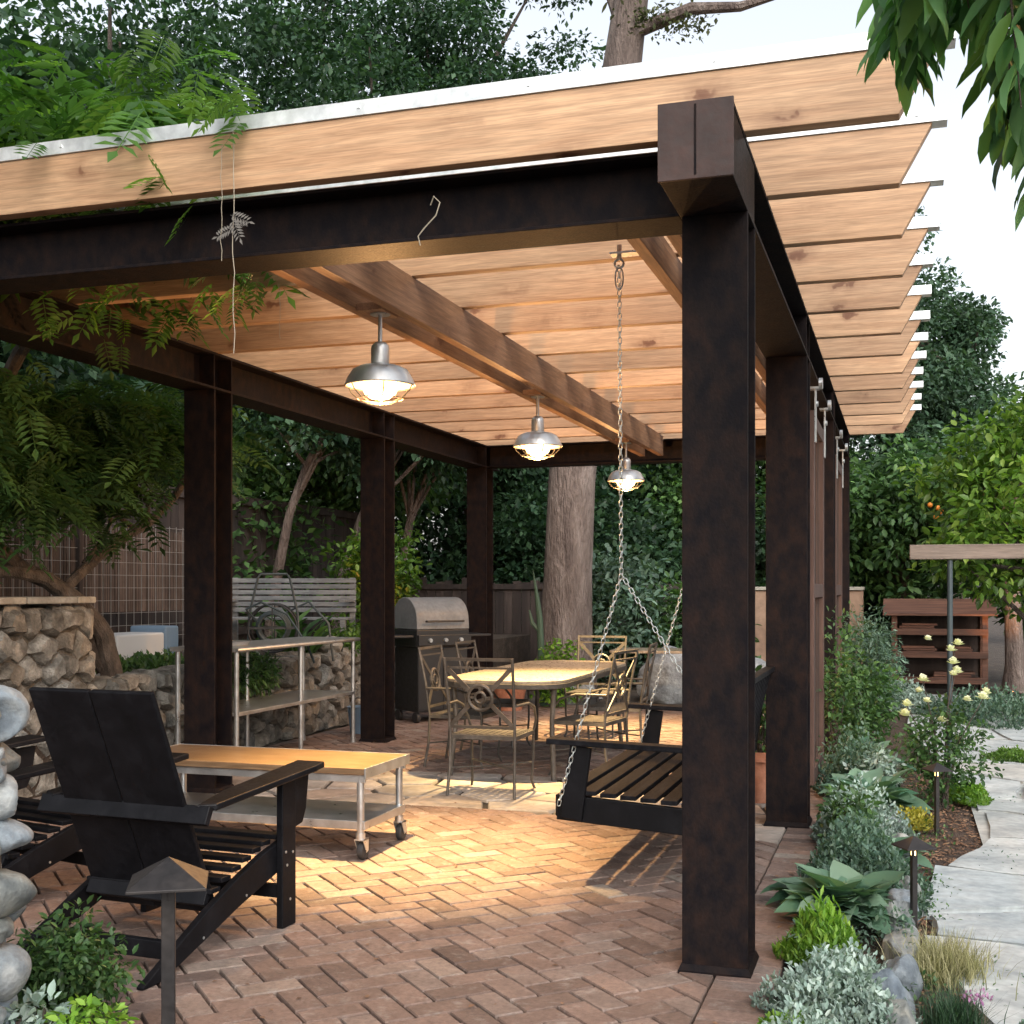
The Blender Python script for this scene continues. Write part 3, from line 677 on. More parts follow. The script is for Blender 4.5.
# ------------------------------------------------------------------ low rolling table
T = empty('coffee_table', (-3.58, 6.42, 0), 0, 'low rolling table with butcher block top and steel legs on casters', 'table')
m = MB(); m.box(-.775, .775, -.31, .31, .475, .512); m.build('tabletop', 'butcher', T, bev=.004)
m = MB(); m.box(.777, .785, -.315, .315, .455, .514); m.box(-.785, -.777, -.315, .315, .455, .514); m.box(-.77, .77, -.29, -.27, .43, .472); m.box(-.77, .77, .27, .29, .43, .472); m.box(-.785, .785, .312, .316, .46, .513); m.build('steel_edge', 'steelss', T, bev=.002)
m = MB(); m.box(-.76, .76, -.28, .28, .195, .215); m.box(-.765, .765, -.286, -.282, .17, .217); m.box(.762, .768, -.286, .286, .17, .217); m.build('shelf', 'steelss', T, bev=.002)
for sx in (-1, 1):
    for sy in (-1, 1):
        m = MB(); m.tube([(sx*.735, sy*.27, .125), (sx*.735, sy*.27, .474)], .021, 16); m.tube([(sx*.735, sy*.27, .118), (sx*.735, sy*.27, .15)], .026, 16); lg = m.build('leg', 'steelss', T, True)
        c = MB(); cx, cy = sx*.735, sy*.27
        c.prism([(cy-.025, .118), (cy+.045, .118), (cy+.045, .05), (cy+.02, .04)], cx-.028, cx-.024, 'yz'); c.prism([(cy-.025, .118), (cy+.045, .118), (cy+.045, .05), (cy+.02, .04)], cx+.024, cx+.028, 'yz'); c.box(cx-.028, cx+.028, cy-.025, cy+.045, .112, .119)
        cf = c.build('caster', 'zinc', lg)
        wv = MB(); wv.lathe([(.012, -.018), (.045, -.018), (.052, -.010), (.052, .010), (.045, .018), (.012, .018)], n=24); wv.v = [(cx+p[2], cy+.03+p[0], .052+p[1]) for p in wv.v]; wv.build('wheel', 'rubber', lg, True)
# steel prep table
T = empty('prep_table', (-5.36, 9.75, 0), 0, 'long stainless steel prep table with undershelf along the low stone wall', 'table')
m = MB(); m.box(-.31, .31, -1.16, 1.13, .985, 1.02); m.tube([(.31, -1.16, 1.003), (.31, 1.13, 1.003)], .0185, 10); m.build('tabletop', 'steelss', T, bev=.004)
m = MB(); m.box(-.29, .29, -1.1, 1.08, .47, .50); m.build('undershelf', 'steelss', T, bev=.003)
for sx in (-1, 1):
    for yy in (-1.1, 0, 1.08):
        m = MB(); m.tube([(sx*.27, yy, 0), (sx*.27, yy, .985)], .021, 14); m.tube([(sx*.27, yy, 0), (sx*.27, yy, .05)], .026, 14); m.build('leg', 'steelss', T, True)
bs = MB(); bs.lathe([(.15, 0), (.17, .03), (.175, .035)], (-5.36, 9.0, 1.022), 24); 
o = bs.build('tray', 'steelss', None, True); tag(o, 'shallow round metal tray on the left end of the prep table', 'tray')

# ------------------------------------------------------------------ dining set
T = empty('dining_table', (-3.02, 10.35, 0), 0, 'long dining table with rounded sand coloured top under the middle lamps', 'table')
def rrect(w2, l2, r, n=6):
    out = []
    for (cx, cy, a0) in ((w2-r, l2-r, 0), (-w2+r, l2-r, 90), (-w2+r, -l2+r, 180), (w2-r, -l2+r, 270)):
        for i in range(n+1): a = R(a0+90*i/n); out.append((cx+r*math.cos(a), cy+r*math.sin(a)))
    return out
m = MB(); m.prism(rrect(.5, 1.35, .3), .755, .783); m.build('tabletop', 'tabtop', T, bev=.006)
m = MB(); m.prism(rrect(.505, 1.355, .3), .715, .754); m.build('apron', 'bronze', T, bev=.004)
for sx in (-1, 1):
    for sy in (-1, 1):
        m = MB(); m.tube([(sx*.42, sy*1.15, .72), (sx*.40, sy*1.14, .45), (sx*.43, sy*1.2, 0)], [.024, .019, .022], 12); m.build('leg', 'bronze', T, True)
def make_dchair(loc, rz, label):
    D = empty('patio_chair', loc, rz, label, 'patio chair', 'bronze metal patio chairs round the dining table')
    for s in (-1, 1):
        m = MB(); m.tube([(s*.255, -.27, 0), (s*.245, -.235, .2), (s*.245, -.225, .43), (s*.25, -.26, .7), (s*.255, -.32, 1.0)], .0115, 8); m.build('back_leg', 'bronze', D, True)
        m = MB(); m.tube([(s*.25, .25, 0), (s*.235, .22, .06), (s*.245, .235, .25), (s*.245, .235, .43), (s*.27, .22, .52), (s*.28, .14, .62), (s*.28, .0, .66), (s*.265, -.25, .66)], .010, 8); m.build('leg', 'bronze', D, True)
    m = MB(); m.bar((-.245, .23, .425), (.245, .23, .425), .018, .03); m.bar((-.245, -.22, .425), (.245, -.22, .425), .018, .03)
    for s in (-1, 1): m.bar((s*.245, -.22, .425), (s*.245, .23, .425), .018, .03)
    m.tube([(-.243, -.235, .2), (0, 0, .19), (.245, .235, .2)], .007, 6); m.tube([(.243, -.235, .2), (0, 0, .205), (-.245, .235, .2)], .007, 6); m.build('seat_frame', 'bronze', D, True)
    m = MB()
    for i in range(9): m.box(-.235, .235, -.21+i*.048, -.21+i*.048+.036, .437, .443)
    for i in range(9): m.box(-.235+i*.052, -.235+i*.052+.03, -.21, .22, .4435, .446)
    m.build('seat', 'bronze', D)
    b = MB(); f = lambda x, z: (x, -.228-(z-.43)*.158, z)
    def strap(x0, z0, x1, z1, w=.032): b.bar(f(x0, z0), f(x1, z1), .008, w, (0, 1, 0)) if 0 else b.bar(f(x0, z0), f(x1, z1), w, .008, (0, 1, .15))
    strap(-.25, .99, .25, .99, .022); strap(-.25, .93, .25, .93, .014); strap(-.245, .50, .245, .50, .022)
    strap(-.245, .93, -.07, .755); strap(.245, .93, .07, .755); strap(-.245, .50, -.07, .675); strap(.245, .50, .07, .675)
    b.tube([(lambda p: p)(f(.09*math.cos(a*PI/12), .715+.09*math.sin(a*PI/12))) for a in range(24)], .013, 6, True)
    b.tube([f(.04*math.cos(a*PI/8), .715+.04*math.sin(a*PI/8)) for a in range(16)], .009, 6, True)
    for a in (0, 90, 180, 270): strap(.04*math.cos(R(a)), .715+.04*math.sin(R(a)), .09*math.cos(R(a)), .715+.09*math.sin(R(a)), .016)
    b.build('backrest', 'bronze', D)
    return D
d0 = make_dchair((-2.88, 8.52, 0), 0, 'patio chair with crossed back at the near end of the dining table')
copy_tree(d0, None, (-3.56, 9.8, 0), R(-90), 'patio chair on the left long side, nearer the camera, back towards the grill')
copy_tree(d0, None, (-3.62, 10.85, 0), R(-90), 'patio chair on the left long side, farther from the camera, back towards the grill')
copy_tree(d0, None, (-2.42, 9.62, 0), R(82), 'patio chair on the right long side beside the swing, nearer the camera')
copy_tree(d0, None, (-2.45, 10.8, 0), R(95), 'patio chair on the right long side beside the swing, farther from the camera')
copy_tree(d0, None, (-3.0, 12.15, 0), R(180), 'patio chair at the far end of the dining table, facing the camera')
# side table farther back
T = empty('side_table', (-2.80, 14.85, 0), R(5), 'small square table with pale top beyond the swing', 'table')
m = MB(); m.prism(rrect(.62, .4, .05), .715, .745); m.build('tabletop', 'tabtop', T, bev=.004)
for sx in (-1, 1):
    for sy in (-1, 1): m = MB(); m.tube([(sx*.5, sy*.3, .715), (sx*.52, sy*.32, 0)], .018, 8); m.build('leg', 'bronze', T, True)

# ------------------------------------------------------------------ grill
G = empty('barbecue_grill', (-5.12, 12.95, 0), R(-38), 'grey lidded gas barbecue grill on black cart behind the steel post', 'grill')
# local: front faces +X, lid axis along Y
def arch(a0, a1, r, zc, n=14, sx=1.0): return [(sx*r*math.cos(R(a0+(a1-a0)*i/n)), zc+r*.95*math.sin(R(a0+(a1-a0)*i/n))) for i in range(n+1)]
m = MB(); m.prism([(-.28, 1.04)]+[(-.28, 1.12)]+arch(165, 12, .28, 1.13)+[(.285, 1.04)], -.34, .34, 'xz'); ld = m.build('lid', 'grillg', G, True, .006)
m = MB(); m.tube([(.315, -.24, 1.13), (.335, -.24, 1.13), (.335, .24, 1.13), (.315, .24, 1.13)], .012, 8); m.build('handle', 'grillb', ld, True)
m = MB(); m.box(-.28, .28, -.34, .34, .84, 1.035); m.build('firebox', 'grillb', G, bev=.01)
m = MB(); m.box(.282, .33, -.34, .34, .86, .98); cp = m.build('control_panel', 'grillb', G, bev=.006)
for yy in (-.2, 0, .2): k = MB(); k.lathe([(.025, 0), (.022, .025)], n=14); k.v = [(.331+p[2], yy+p[0], .92+p[1]) for p in k.v]; k.build('knob', 'zinc', cp, True)
for s in (-1, 1): m = MB(); m.box(-.2, .25, s*.36 if s > 0 else -.66, .66 if s > 0 else -.36, .95, .975); m.build('side_shelf', 'grillb', G, bev=.006)
m = MB(); m.box(-.26, .27, -.32, .32, .12, .838); m.build('cabinet', 'grillb', G, bev=.008)
for s in (-1, 1): m = MB(); m.box(.272, .282, .005 if s > 0 else -.315, .315 if s > 0 else -.005, .14, .82); m.build('door', 'grillb', G, bev=.004)
for sx in (-.2, .2):
    for sy in (-.3, .3): k = MB(); k.lathe([(.02, -.02), (.06, -.02), (.06, .02), (.02, .02)], n=18); k.v = [(sx+p[0], sy+p[2], .06+p[1]) for p in k.v]; k.build('wheel', 'rubber', G, True)

# ------------------------------------------------------------------ stone walls
def rubble_wall(name, label, x, y0, y1, z0, z1, sx, sy, depth, cap=False, group=None):
    e = empty(name, (x, (y0+y1)/2, z0), 0, label, 'stone wall', group); ym = (y0+y1)/2
    m = MB(); m.box(-depth, -.02, y0-ym, y1-ym, -.1, z1-z0-.03); e1 = m.build('mortar_core', 'grout', e)
    s = MB()
    for poly in voronoi(jgrid(y0-ym, y1-ym, 0, z1-z0, sx, sy, .4), (y0-ym, y1-ym, 0, z1-z0), .028):
        s.rnd(); h = random.uniform(.05, .13); s.stone(roughen(poly, .015), lambda a, b, hh: (-.03+hh, a, b), h, .68, .55)
    for poly in voronoi(jgrid(-depth, 0, 0, z1-z0, sx, sy, .4), (-depth, 0, 0, z1-z0), .028):
        s.rnd(); h = random.uniform(.04, .1); s.stone(roughen(poly, .012), lambda a, b, hh: (a, y1-ym+hh-.01, b), h, .7, .55)
        s.rnd(); s.stone(roughen(poly, .012), lambda a, b, hh: (a, y0-ym-hh+.01, b), h, .7, .55)
    for poly in voronoi(jgrid(-depth, 0, y0-ym, y1-ym, sx, sx, .4), (-depth, 0, y0-ym, y1-ym), .028):
        s.rnd(); s.stone(roughen(poly, .012), lambda a, b, hh: (a, b, z1-z0-.04+hh), random.uniform(.04, .08), .72, .55)
    s.build('stone_face', 'rubble', e, True)
    if cap:
        yy = y0-ym
        while yy < y1-ym: L = min(random.uniform(.45, .75), y1-ym-yy); c = MB(); c.box(-depth-.03, .06, yy+.005, yy+L-.005, z1-z0+.045, z1-z0+.095); c.build('cap_stone', 'capstone', e, bev=.01); yy += L
    return e
rubble_wall('stone_wall', 'tall rubble stone wall with pale flat cap stones behind the left chair', -5.95, 4.6, 7.95, 0, 1.34, .22, .16, .45, True)
rubble_wall('stone_wall', 'low rubble stone wall holding the raised bed behind the prep table', -5.82, 7.98, 13.6, 0, .80, .20, .155, .3)

# cobble pillar at the left edge
CP = empty('cobble_pillar', (-2.68, 2.85, 0), 0, 'stacked pillar of round grey river cobbles at the left picture edge', 'stone pillar')
def cobble(parent, c, r, seed):
    import bmesh as _b
    rs = np.random.RandomState(seed); bm_ = _b.new(); _b.ops.create_icosphere(bm_, subdivisions=4, radius=1)
    ph = rs.rand(6)*6; fac = [(Vector(rs.randn(3)).normalized(), rs.uniform(.62, .85)) for _ in range(7)]
    for v in bm_.verts:
        p = v.co.copy(); k = 1.06+.012*math.sin(21*p.x+ph[4])*math.sin(19*p.z+ph[5])+.07*math.sin(2.2*p.x+ph[0])+.06*math.sin(2.7*p.y+ph[1])+.05*math.sin(3.3*p.z+ph[2])+.02*math.sin(9*p.x+ph[3])*math.sin(8*p.y+ph[4])
        q = p.copy()
        for dd, lim in fac:
            hh = p.dot(dd)
            if hh > lim: q = q-dd*(hh-lim)*.8
        v.co = Vector((q.x*r[0], q.y*r[1], q.z*r[2]))*k
    me = bpy.data.meshes.new('stone'); bm_.to_mesh(me); bm_.free(); me.polygons.foreach_set('use_smooth', [True]*len(me.polygons))
    setattr_pt(me, 'rnd', np.full(len(me.vertices), rs.rand())); setattr_pt(me, 'rnd2', np.full(len(me.vertices), rs.rand()))
    o = link('stone', me, M['cobble'], parent, c); o.rotation_euler = (rs.uniform(-.12, .12), rs.uniform(-.1, .1), rs.rand()*6); return o
z = .0; i = 0
random.seed(5)
while z < 1.16:
    h = random.choice((.125, .155, .105, .14, .165)); h = max(.1, min(h, 1.25-z))
    n_ = 6 if i % 2 else 5
    for k in range(n_):
        a = 2*PI*k/n_+i*.7+.2; rr = .16
        cobble(CP, (rr*math.cos(a), rr*math.sin(a), z+h/2+random.uniform(-.008, .008)), (.112*random.uniform(.85, 1.15), .112*random.uniform(.88, 1.15), h*.52), i*10+k)
    z += h*.93; i += 1
m = MB(); m.lathe([(.19, 0), (.19, 1.12), (.12, 1.16)], n=16); m.build('mortar_core', 'grout', CP, True)
print('pillar', z)
# path lights
def path_light(loc, s, h, label):
    P = empty('path_light', loc, R(30), label, 'path light', 'bronze pyramid path lights')
    m = MB(); m.box(-.015*s, .015*s, -.015*s, .015*s, 0, h); m.build('post', 'pathl', P, bev=.002)
    m = MB(); a = .085*s; m.add([(-a, -a, 0), (a, -a, 0), (a, a, 0), (-a, a, 0), (-a, -a, .006), (a, -a, .006), (a, a, .006), (-a, a, .006), (0, 0, .062*s)], [(3, 2, 1, 0), (0, 1, 5, 4), (1, 2, 6, 5), (2, 3, 7, 6), (3, 0, 4, 7), (4, 5, 8), (5, 6, 8), (6, 7, 8), (7, 4, 8)])
    for v in range(len(m.v)): m.v[v] = (m.v[v][0], m.v[v][1], m.v[v][2]+h-.012)
    m.build('cap', 'pathl', P, bev=.001)
    m = MB(); m.lathe([(.012*s, h-.05), (.016*s, h-.045), (.016*s, h-.014)], n=12); m.build('lens', 'bulb' if s < 1.01 else 'pathl', P)
    return P
path_light((-1.60, 2.42, 0), 1.02, .835, 'pyramid capped path light in front of the left chair')
path_light((.045, 5.66, -.03), .82, .40, 'pyramid capped path light in the mulch strip, nearer of the two by the stone path')
path_light((.20, 8.02, -.03), .80, .41, 'pyramid capped path light beside the rose bush, farther of the two by the stone path')

# ------------------------------------------------------------------ left background
def planks(name, label, p0, p1, z0, z1, w, th, mat, rail=True, cat='fence', group=None, jit=.0):
    p0 = Vector((*p0, 0)); p1 = Vector((*p1, 0)); d = (p1-p0); L = d.length; d.normalize()
    e = empty(name, (p0.x, p0.y, z0), math.atan2(d.y, d.x), label, cat, group); m = MB(); x = 0
    while x < L:
        ww = w*random.uniform(.9, 1.1); m.rnd(); m.box(x+.003, x+ww-.003, -th/2+random.uniform(-.3, .3)*th, th/2, 0, z1-z0+random.uniform(-jit, jit)); x += ww
    m.build('boards', mat, e)
    if rail: r = MB(); r.box(0, L, -th/2-.05, -th/2-.01, z1-z0-.12, z1-z0-.03); r.box(0, L, -th/2-.05, -th/2-.01, .15, .25); r.build('rail', mat, e)
    return e
planks('plank_fence', 'tall brown board fence behind the wire screen on the left', (-8.6, 3), (-8.6, 19.6), .72, 2.75, .16, .02, 'fence')
planks('plank_fence', 'dark board fence behind the grill and the pine trunk', (-8.6, 19.6), (-3.2, 20.6), 0, 1.6, .15, .02, 'fence', jit=.10)
planks('reed_screen', 'brown reed screen behind the wire fence on the left', (-7.8, 6), (-7.8, 12.2), 1.25, 2.12, .018, .012, 'reed', False, 'reed screen', jit=.02)
WF = empty('wire_fence', (-7.65, 6, .72), 0, 'square wire mesh fence in front of the reed screen', 'fence')
m = MB(); 
for i in range(47): m.box(-.002, .002, i*.13, i*.13+.004, 0, 1.45)
for i in range(12): m.box(-.004, .0, 0, 6.1, i*.13, i*.13+.004)
m.build('wire_mesh', 'wire', WF)
for yy in (0, 2.0, 4.05, 6.1): m = MB(); m.box(-.025, .025, yy-.025, yy+.025, 0, 1.5); m.build('post', 'fence', WF)
o = MB(); o.box(-.2, .2, -.85, .25, 0, .3); CO = empty('cooler_box', (-7.2, 10.4, .78), 0, 'white and blue plastic storage box under the wire fence', 'storage box')
m = MB(); m.box(-.2, .2, -.65, .12, 0, .28); m.build('body', 'whitep', CO, bev=.02)
m = MB(); m.box(-.21, .21, .125, .36, 0, .34); m.build('end_cover', 'blue', CO, bev=.02)
# bench
BN = empty('slatted_bench', (-6.72, 12.55, .74), R(12), 'weathered grey slatted garden bench on the raised bed', 'bench')
m = MB(); 
for i in range(6): m.rnd(); m.box(-.75, .75, .2-.012*i*0, .222, .48+i*.068, .48+i*.068+.052)
m.build('backrest', 'greyw', BN, bev=.004)
m = MB()
for i in range(5): m.rnd(); m.box(-.75, .75, -.25+i*.085, -.25+i*.085+.07, .40, .425)
m.build('seat', 'greyw', BN, bev=.004)
for s in (-1, 1):
    m = MB(); m.box(s*.70-.03, s*.70+.03, .222, .27, 0, .88); m.build('leg', 'greyw', BN, bev=.004); m = MB(); m.box(s*.70-.03, s*.70+.03, -.25, -.19, 0, .40); m.build('leg', 'greyw', BN, bev=.004)
    m = MB(); m.box(s*.70-.035, s*.70+.035, -.28, .22, .60, .63); m.build('armrest', 'greyw', BN, bev=.004)
# hose reel
HR = empty('hose_reel', (-6.05, 11.0, .74), R(25), 'black garden hose reel cart with coiled hose and tall tube handle', 'hose reel')
m = MB(); m.tube([(-.26, 0, .0), (-.24, .02, .5), (-.16, .06, .86), (-.13, .07, .90), (.13, .07, .90), (.16, .06, .86), (.24, .02, .5), (.26, 0, 0)], .013, 8); m.build('handle_frame', 'hose', HR, True)
m = MB()
for i in range(7):
    r = .14+.012*(i % 3); m.tube([(r*math.cos(a*PI/12), -.15+i*.045, .36+r*math.sin(a*PI/12)) for a in range(24)], .013, 6, True)
m.build('hose_coil', 'hose', HR, True)
for s in (-1, 1):
    m = MB(); m.tube([(.24*math.cos(a*PI/14), s*.19, .36+.24*math.sin(a*PI/14)) for a in range(28)], .011, 6, True); m.bar((-.23, s*.19, .36), (.23, s*.19, .36), .012, .02); m.bar((0, s*.19, .13), (0, s*.19, .6), .012, .02, (0, 1, 0)); m.build('drum_flange', 'plastic', HR, True)
m = MB(); m.tube([(-.15, -.14, .42), (-.25, -.25, .55), (-.1, -.3, .62), (.15, -.3, .5), (.35, -.33, .2), (.42, -.35, .02)], .013, 6); m.tube([(.1, .1, .5), (.35, .05, .62), (.55, 0, .4), (.6, -.05, .02)], .013, 6); m.build('loose_hose', 'hose', HR, True)
# rocks near the reel
def boulder(label, loc, r, seed, mat='rockg', name='boulder', group=None):
    import bmesh as _b
    bm_ = _b.new(); _b.ops.create_icosphere(bm_, subdivisions=4, radius=1); rs = np.random.RandomState(seed); ph = rs.rand(9)*6; dirs = rs.randn(9, 3); dirs /= np.linalg.norm(dirs, axis=1)[:, None]
    for v in bm_.verts:
        p = np.array(v.co); k = 1+.06*math.sin(3*p[0]+ph[0])+.05*math.sin(4*p[1]+ph[1])+.03*math.sin(9*p[2]+ph[2])
        for dd in dirs:
            h = p@dd
            if h > .72: k = min(k, .72/h+.02*math.sin(12*p[0]+ph[3]))
        v.co = Vector(p*k*np.array(r))
    me = bpy.data.meshes.new(name); bm_.to_mesh(me); bm_.free(); me.polygons.foreach_set('use_smooth', [True]*len(me.polygons)); me.set_sharp_from_angle(angle=R(30))
    setattr_pt(me, 'rnd', np.full(len(me.vertices), rs.rand())); setattr_pt(me, 'rnd2', np.full(len(me.vertices), rs.rand()))
    o = link(name, me, M[mat], None, loc); o.rotation_euler = (0, 0, rs.rand()*6); return tag(o, label, 'rock', group)
boulder('dark rock on the low wall left of the hose reel', (-5.95, 10.05, .84), (.16, .14, .11), 3, 'rubble')
boulder('small dark rock on the low wall beside the hose reel cart', (-5.98, 10.4, .85), (.12, .13, .10), 4, 'rubble')
boulder('tan stone at the right end of the low wall top', (-5.95, 12.0, .88), (.14, .16, .12), 5, 'capstone')
boulder('large grey boulder beyond the dining table beside the swing arm', (-3.1, 16.6, .22), (.62, .5, .48), 6)
boulder('second grey boulder behind the small square table', (-2.2, 16.9, .2), (.6, .5, .42), 8)
boulder('low flat boulder under the dining table far end', (-4.1, 15.6, .1), (.35, .3, .2), 9)
# spoked wheel leaning
WH = empty('spoked_wheel', (-6.25, 8.32, .98), R(20), 'pale metal spoked wheel leaning by the twisted trunk', 'wheel')
m = MB(); m.tube([(.2*math.cos(a*PI/14), 0, .2*math.sin(a*PI/14)) for a in range(28)], .012, 6, True); m.build('rim', 'wire', WH, True)
m = MB()
for i in range(10): a = i*PI/5; m.tube([(0, 0, 0), (.2*math.cos(a), 0, .2*math.sin(a))], .008, 5)
m.build('spokes', 'wire', WH, True)
# leaning boards and bucket
for i, (dx, l) in enumerate(((0, 'grey board leaning against the second left steel post'), (.09, 'brown board leaning beside the grey one at the prep table end'))):
    m = MB(); m.bar((-4.93, 8.15+dx, .0), (-5.02, 8.12+dx, .78-.05*i), .07, .02, (0, 1, 0)); o = m.build('leaning_board', 'screenw' if i else 'greyw', None, bev=.003); tag(o, l, 'board')
BK = empty('bucket', (-5.35, 11.55, 0), 0, 'small blue grey bucket at the foot of the low wall beside the post', 'bucket')
m = MB(); m.lathe([(.10, 0), (.13, .27), (.137, .275), (.125, .27), (.095, .01)], n=20, caps=False); m.build('pail', 'blue', BK, True)
m = MB(); m.tube([(.13*math.cos(a*PI/10), .02, .26+.12*math.sin(a*PI/10)) for a in range(11)], .004, 5); m.build('handle', 'wire', BK, True)

# ------------------------------------------------------------------ wisteria
WS = empty('wisteria_vine', (-6.1, 8.42, .7), 0, 'wisteria vine with twisted trunk climbing over the left of the pergola', 'vine')
def wl(p): return (p[0]+6.1, p[1]-8.42, p[2]-.7)
m = MB()
def limb(pts, r0, r1, seed=0):
    pts = [Vector(wl(p)) for p in pts]; out = []; N = 6
    for i in range(len(pts)-1):
        a, b = pts[i], pts[i+1]; pa = pts[max(0, i-1)]; pb_ = pts[min(len(pts)-1, i+2)]
        for k in range(N):
            t = k/N; out.append(.5*((2*a)+(b-pa)*t+(2*pa-5*a+4*b-pb_)*t*t+(3*a-pa-3*b+pb_)*t**3)+Vector((random.uniform(-1, 1), random.uniform(-1, 1), random.uniform(-1, 1)))*r0*.12)
    out.append(pts[-1]); n = len(out); m.tube(out, [r0+(r1-r0)*i/(n-1) for i in range(n)], 9)
limb([(-6.1, 8.45, .65), (-6.12, 8.35, 1.1), (-6.3, 8.15, 1.45), (-6.7, 7.9, 1.75), (-6.6, 7.5, 2.2), (-6.2, 7.2, 2.8), (-5.6, 7.0, 3.4)], .085, .045)
limb([(-6.1, 8.45, .7), (-6.25, 8.25, 1.15), (-6.32, 8.05, 1.5), (-6.45, 7.7, 1.62), (-6.75, 7.35, 1.6), (-6.9, 7.1, 1.9), (-6.6, 6.9, 2.6), (-5.9, 6.6, 3.3)], .06, .03)
limb([(-6.35, 8.1, 1.45), (-6.3, 8.6, 1.8), (-6.1, 9.1, 2.15), (-5.9, 9.3, 2.6), (-5.5, 9.1, 3.3)], .05, .022)
limb([(-6.2, 8.9, 2.0), (-6.5, 8.6, 2.3), (-6.7, 8.4, 2.7)], .022, .01); limb([(-6.35, 8.4, 1.7), (-6.3, 8.7, 2.1), (-6.5, 8.7, 2.6)], .02, .01)
limb([(-6.15, 9.0, 2.1), (-6.0, 8.7, 2.4), (-6.1, 8.4, 2.8)], .02, .01)
limb([(-5.6, 7.0, 3.4), (-5.0, 6.6, 3.55), (-4.2, 6.2, 3.6), (-3.5, 5.6, 3.65), (-3.0, 4.9, 3.65)], .04, .015)
limb([(-5.9, 6.6, 3.3), (-5.2, 5.9, 3.6), (-4.6, 5.2, 3.7), (-4.2, 4.7, 3.75)], .03, .012)
m.build('trunk', 'vinebark', WS, True)
def sprays(name, boxes, mat, parent, size, loc=(0, 0, 0), down=.4, T=None, clump=.35):
    Ps, Bs = [], []
    for (c, r, n) in boxes:
        nc = max(3, n//16); cc = np.random.uniform(-1, 1, (nc, 3))*np.array(r)+np.array(c); cb = np.random.rand(nc)
        idx = np.random.randint(0, nc, n); Ps.append(cc[idx]+np.random.normal(0, clump*.5, (n, 3))*np.array([1, 1, .7])); Bs.append(np.clip(cb[idx]+np.random.normal(0, .15, n), 0, 1))
    P = np.concatenate(Ps)-np.array(loc); b = np.concatenate(Bs); n = len(P); T = T or PIN
    d = rdirs(n, -.5, .5)+np.array([0, 0, -down])
    return scatter(name, T[0], T[1], P, rotm(d, roll=np.random.uniform(-.6, .6, n)), size*np.random.uniform(.65, 1.25, n), mat, parent, np.random.rand(n), b)
sprays('foliage', [((-5.2, 6.2, 3.85), (.9, 1.2, .25), 900), ((-4.4, 5.9, 3.75), (.9, .9, .16), 420), ((-5.9, 7.4, 4.35), (.9, 1.3, .5), 900), ((-3.7, 5.6, 3.68), (.7, .6, .07), 170), ((-5.4, 5.6, 4.0), (.5, .5, .2), 200),
                   ((-5.3, 4.9, 3.9), (.4, .4, .15), 120), ((-4.9, 6.6, 4.05), (1.2, .9, .3), 700), ((-3.9, 5.9, 3.85), (.7, .5, .12), 160)], 'l_wist', WS, .30, (-6.1, 8.42, .7))
sprays('foliage', [((-6.1, 7.3, 2.72), (.35, .9, .24), 620), ((-5.85, 8.6, 2.7), (.25, .6, .2), 260), ((-6.9, 7.8, 2.6), (.5, .7, .25), 260), ((-6.9, 6.6, 2.8), (.4, .6, .3), 200), ((-5.9, 7.6, 2.35), (.2, .8, .22), 300), ((-6.6, 6.9, 2.2), (.3, .8, .3), 260), ((-5.7, 6.6, 2.75), (.12, .5, .2), 120), ((-6.0, 9.2, 2.9), (.25, .6, .2), 150)], 'l_mid', WS, .27, (-6.1, 8.42, .7))  # leaves below the beam: darker green than the top growth, shade put into the colour
for bx_ in [((-3.35, 5.6, 3.06), (.15, .2, .03), 12), ((-3.9, 5.7, 3.08), (.3, .3, .04), 14), ((-4.4, 5.9, 3.05), (.3, .3, .05), 10), ((-3.1, 4.62, 3.28), (.05, .02, .08), 4), ((-2.86, 4.55, 3.62), (.25, .12, .02), 12)]:
    tag(sprays('hanging_shoot', [bx_], 'l_wist', WS, .19, (-6.1, 8.42, .7), .5, clump=.14), kind='stuff')
m = MB(); rs = random.Random(3)
def tendril(p, L, r=.0025):
    pts = []; x, y_, z_ = p
    for i in range(12): pts.append(wl((x+rs.uniform(-.006, .006), y_, z_-L*i/11)))
    m.tube(pts, r, 4)
for a_ in (((-2.72, 4.6, 3.45), .95, .0022), ((-2.78, 4.6, 3.4), .5, .0016), ((-3.1, 5.7, 3.1), .3, .0016)):
    m = MB(); tendril(*a_); m.build('tendril', 'twig', WS)
sc = ([(0, 0, 0)], [])
P = np.array([(-2.72, 4.59, 2.98), (-2.73, 4.59, 3.04), (-2.72, 4.59, 3.02), (-2.72, 4.6, 3.0)])-np.array([0, 0, -.05]); d = np.array([(-1, 0, -.2), (1, 0, -.35), (.4, -.2, -.9), (.7, 0, .1)])
scatter('dry_frond', PIN[0], PIN[1], P-np.array((-6.1, 8.42, .7)), rotm(d, ups=np.tile([0, -1., .2], (4, 1))), np.array([.085, .08, .085, .05]), 'dryleaf', WS)
tw = MB(); tw.tube([(-1.88, 4.755, 3.10), (-1.86, 4.74, 3.13), (-1.83, 4.735, 3.10), (-1.85, 4.74, 3.05), (-1.90, 4.735, 3.0), (-1.93, 4.74, 2.97), (-1.92, 4.74, 2.93)], .003, 5)
o = tw.build('dry_twig', 'twig', None, True); tag(o, 'thin curly dry twig caught on the front steel beam', 'twig')

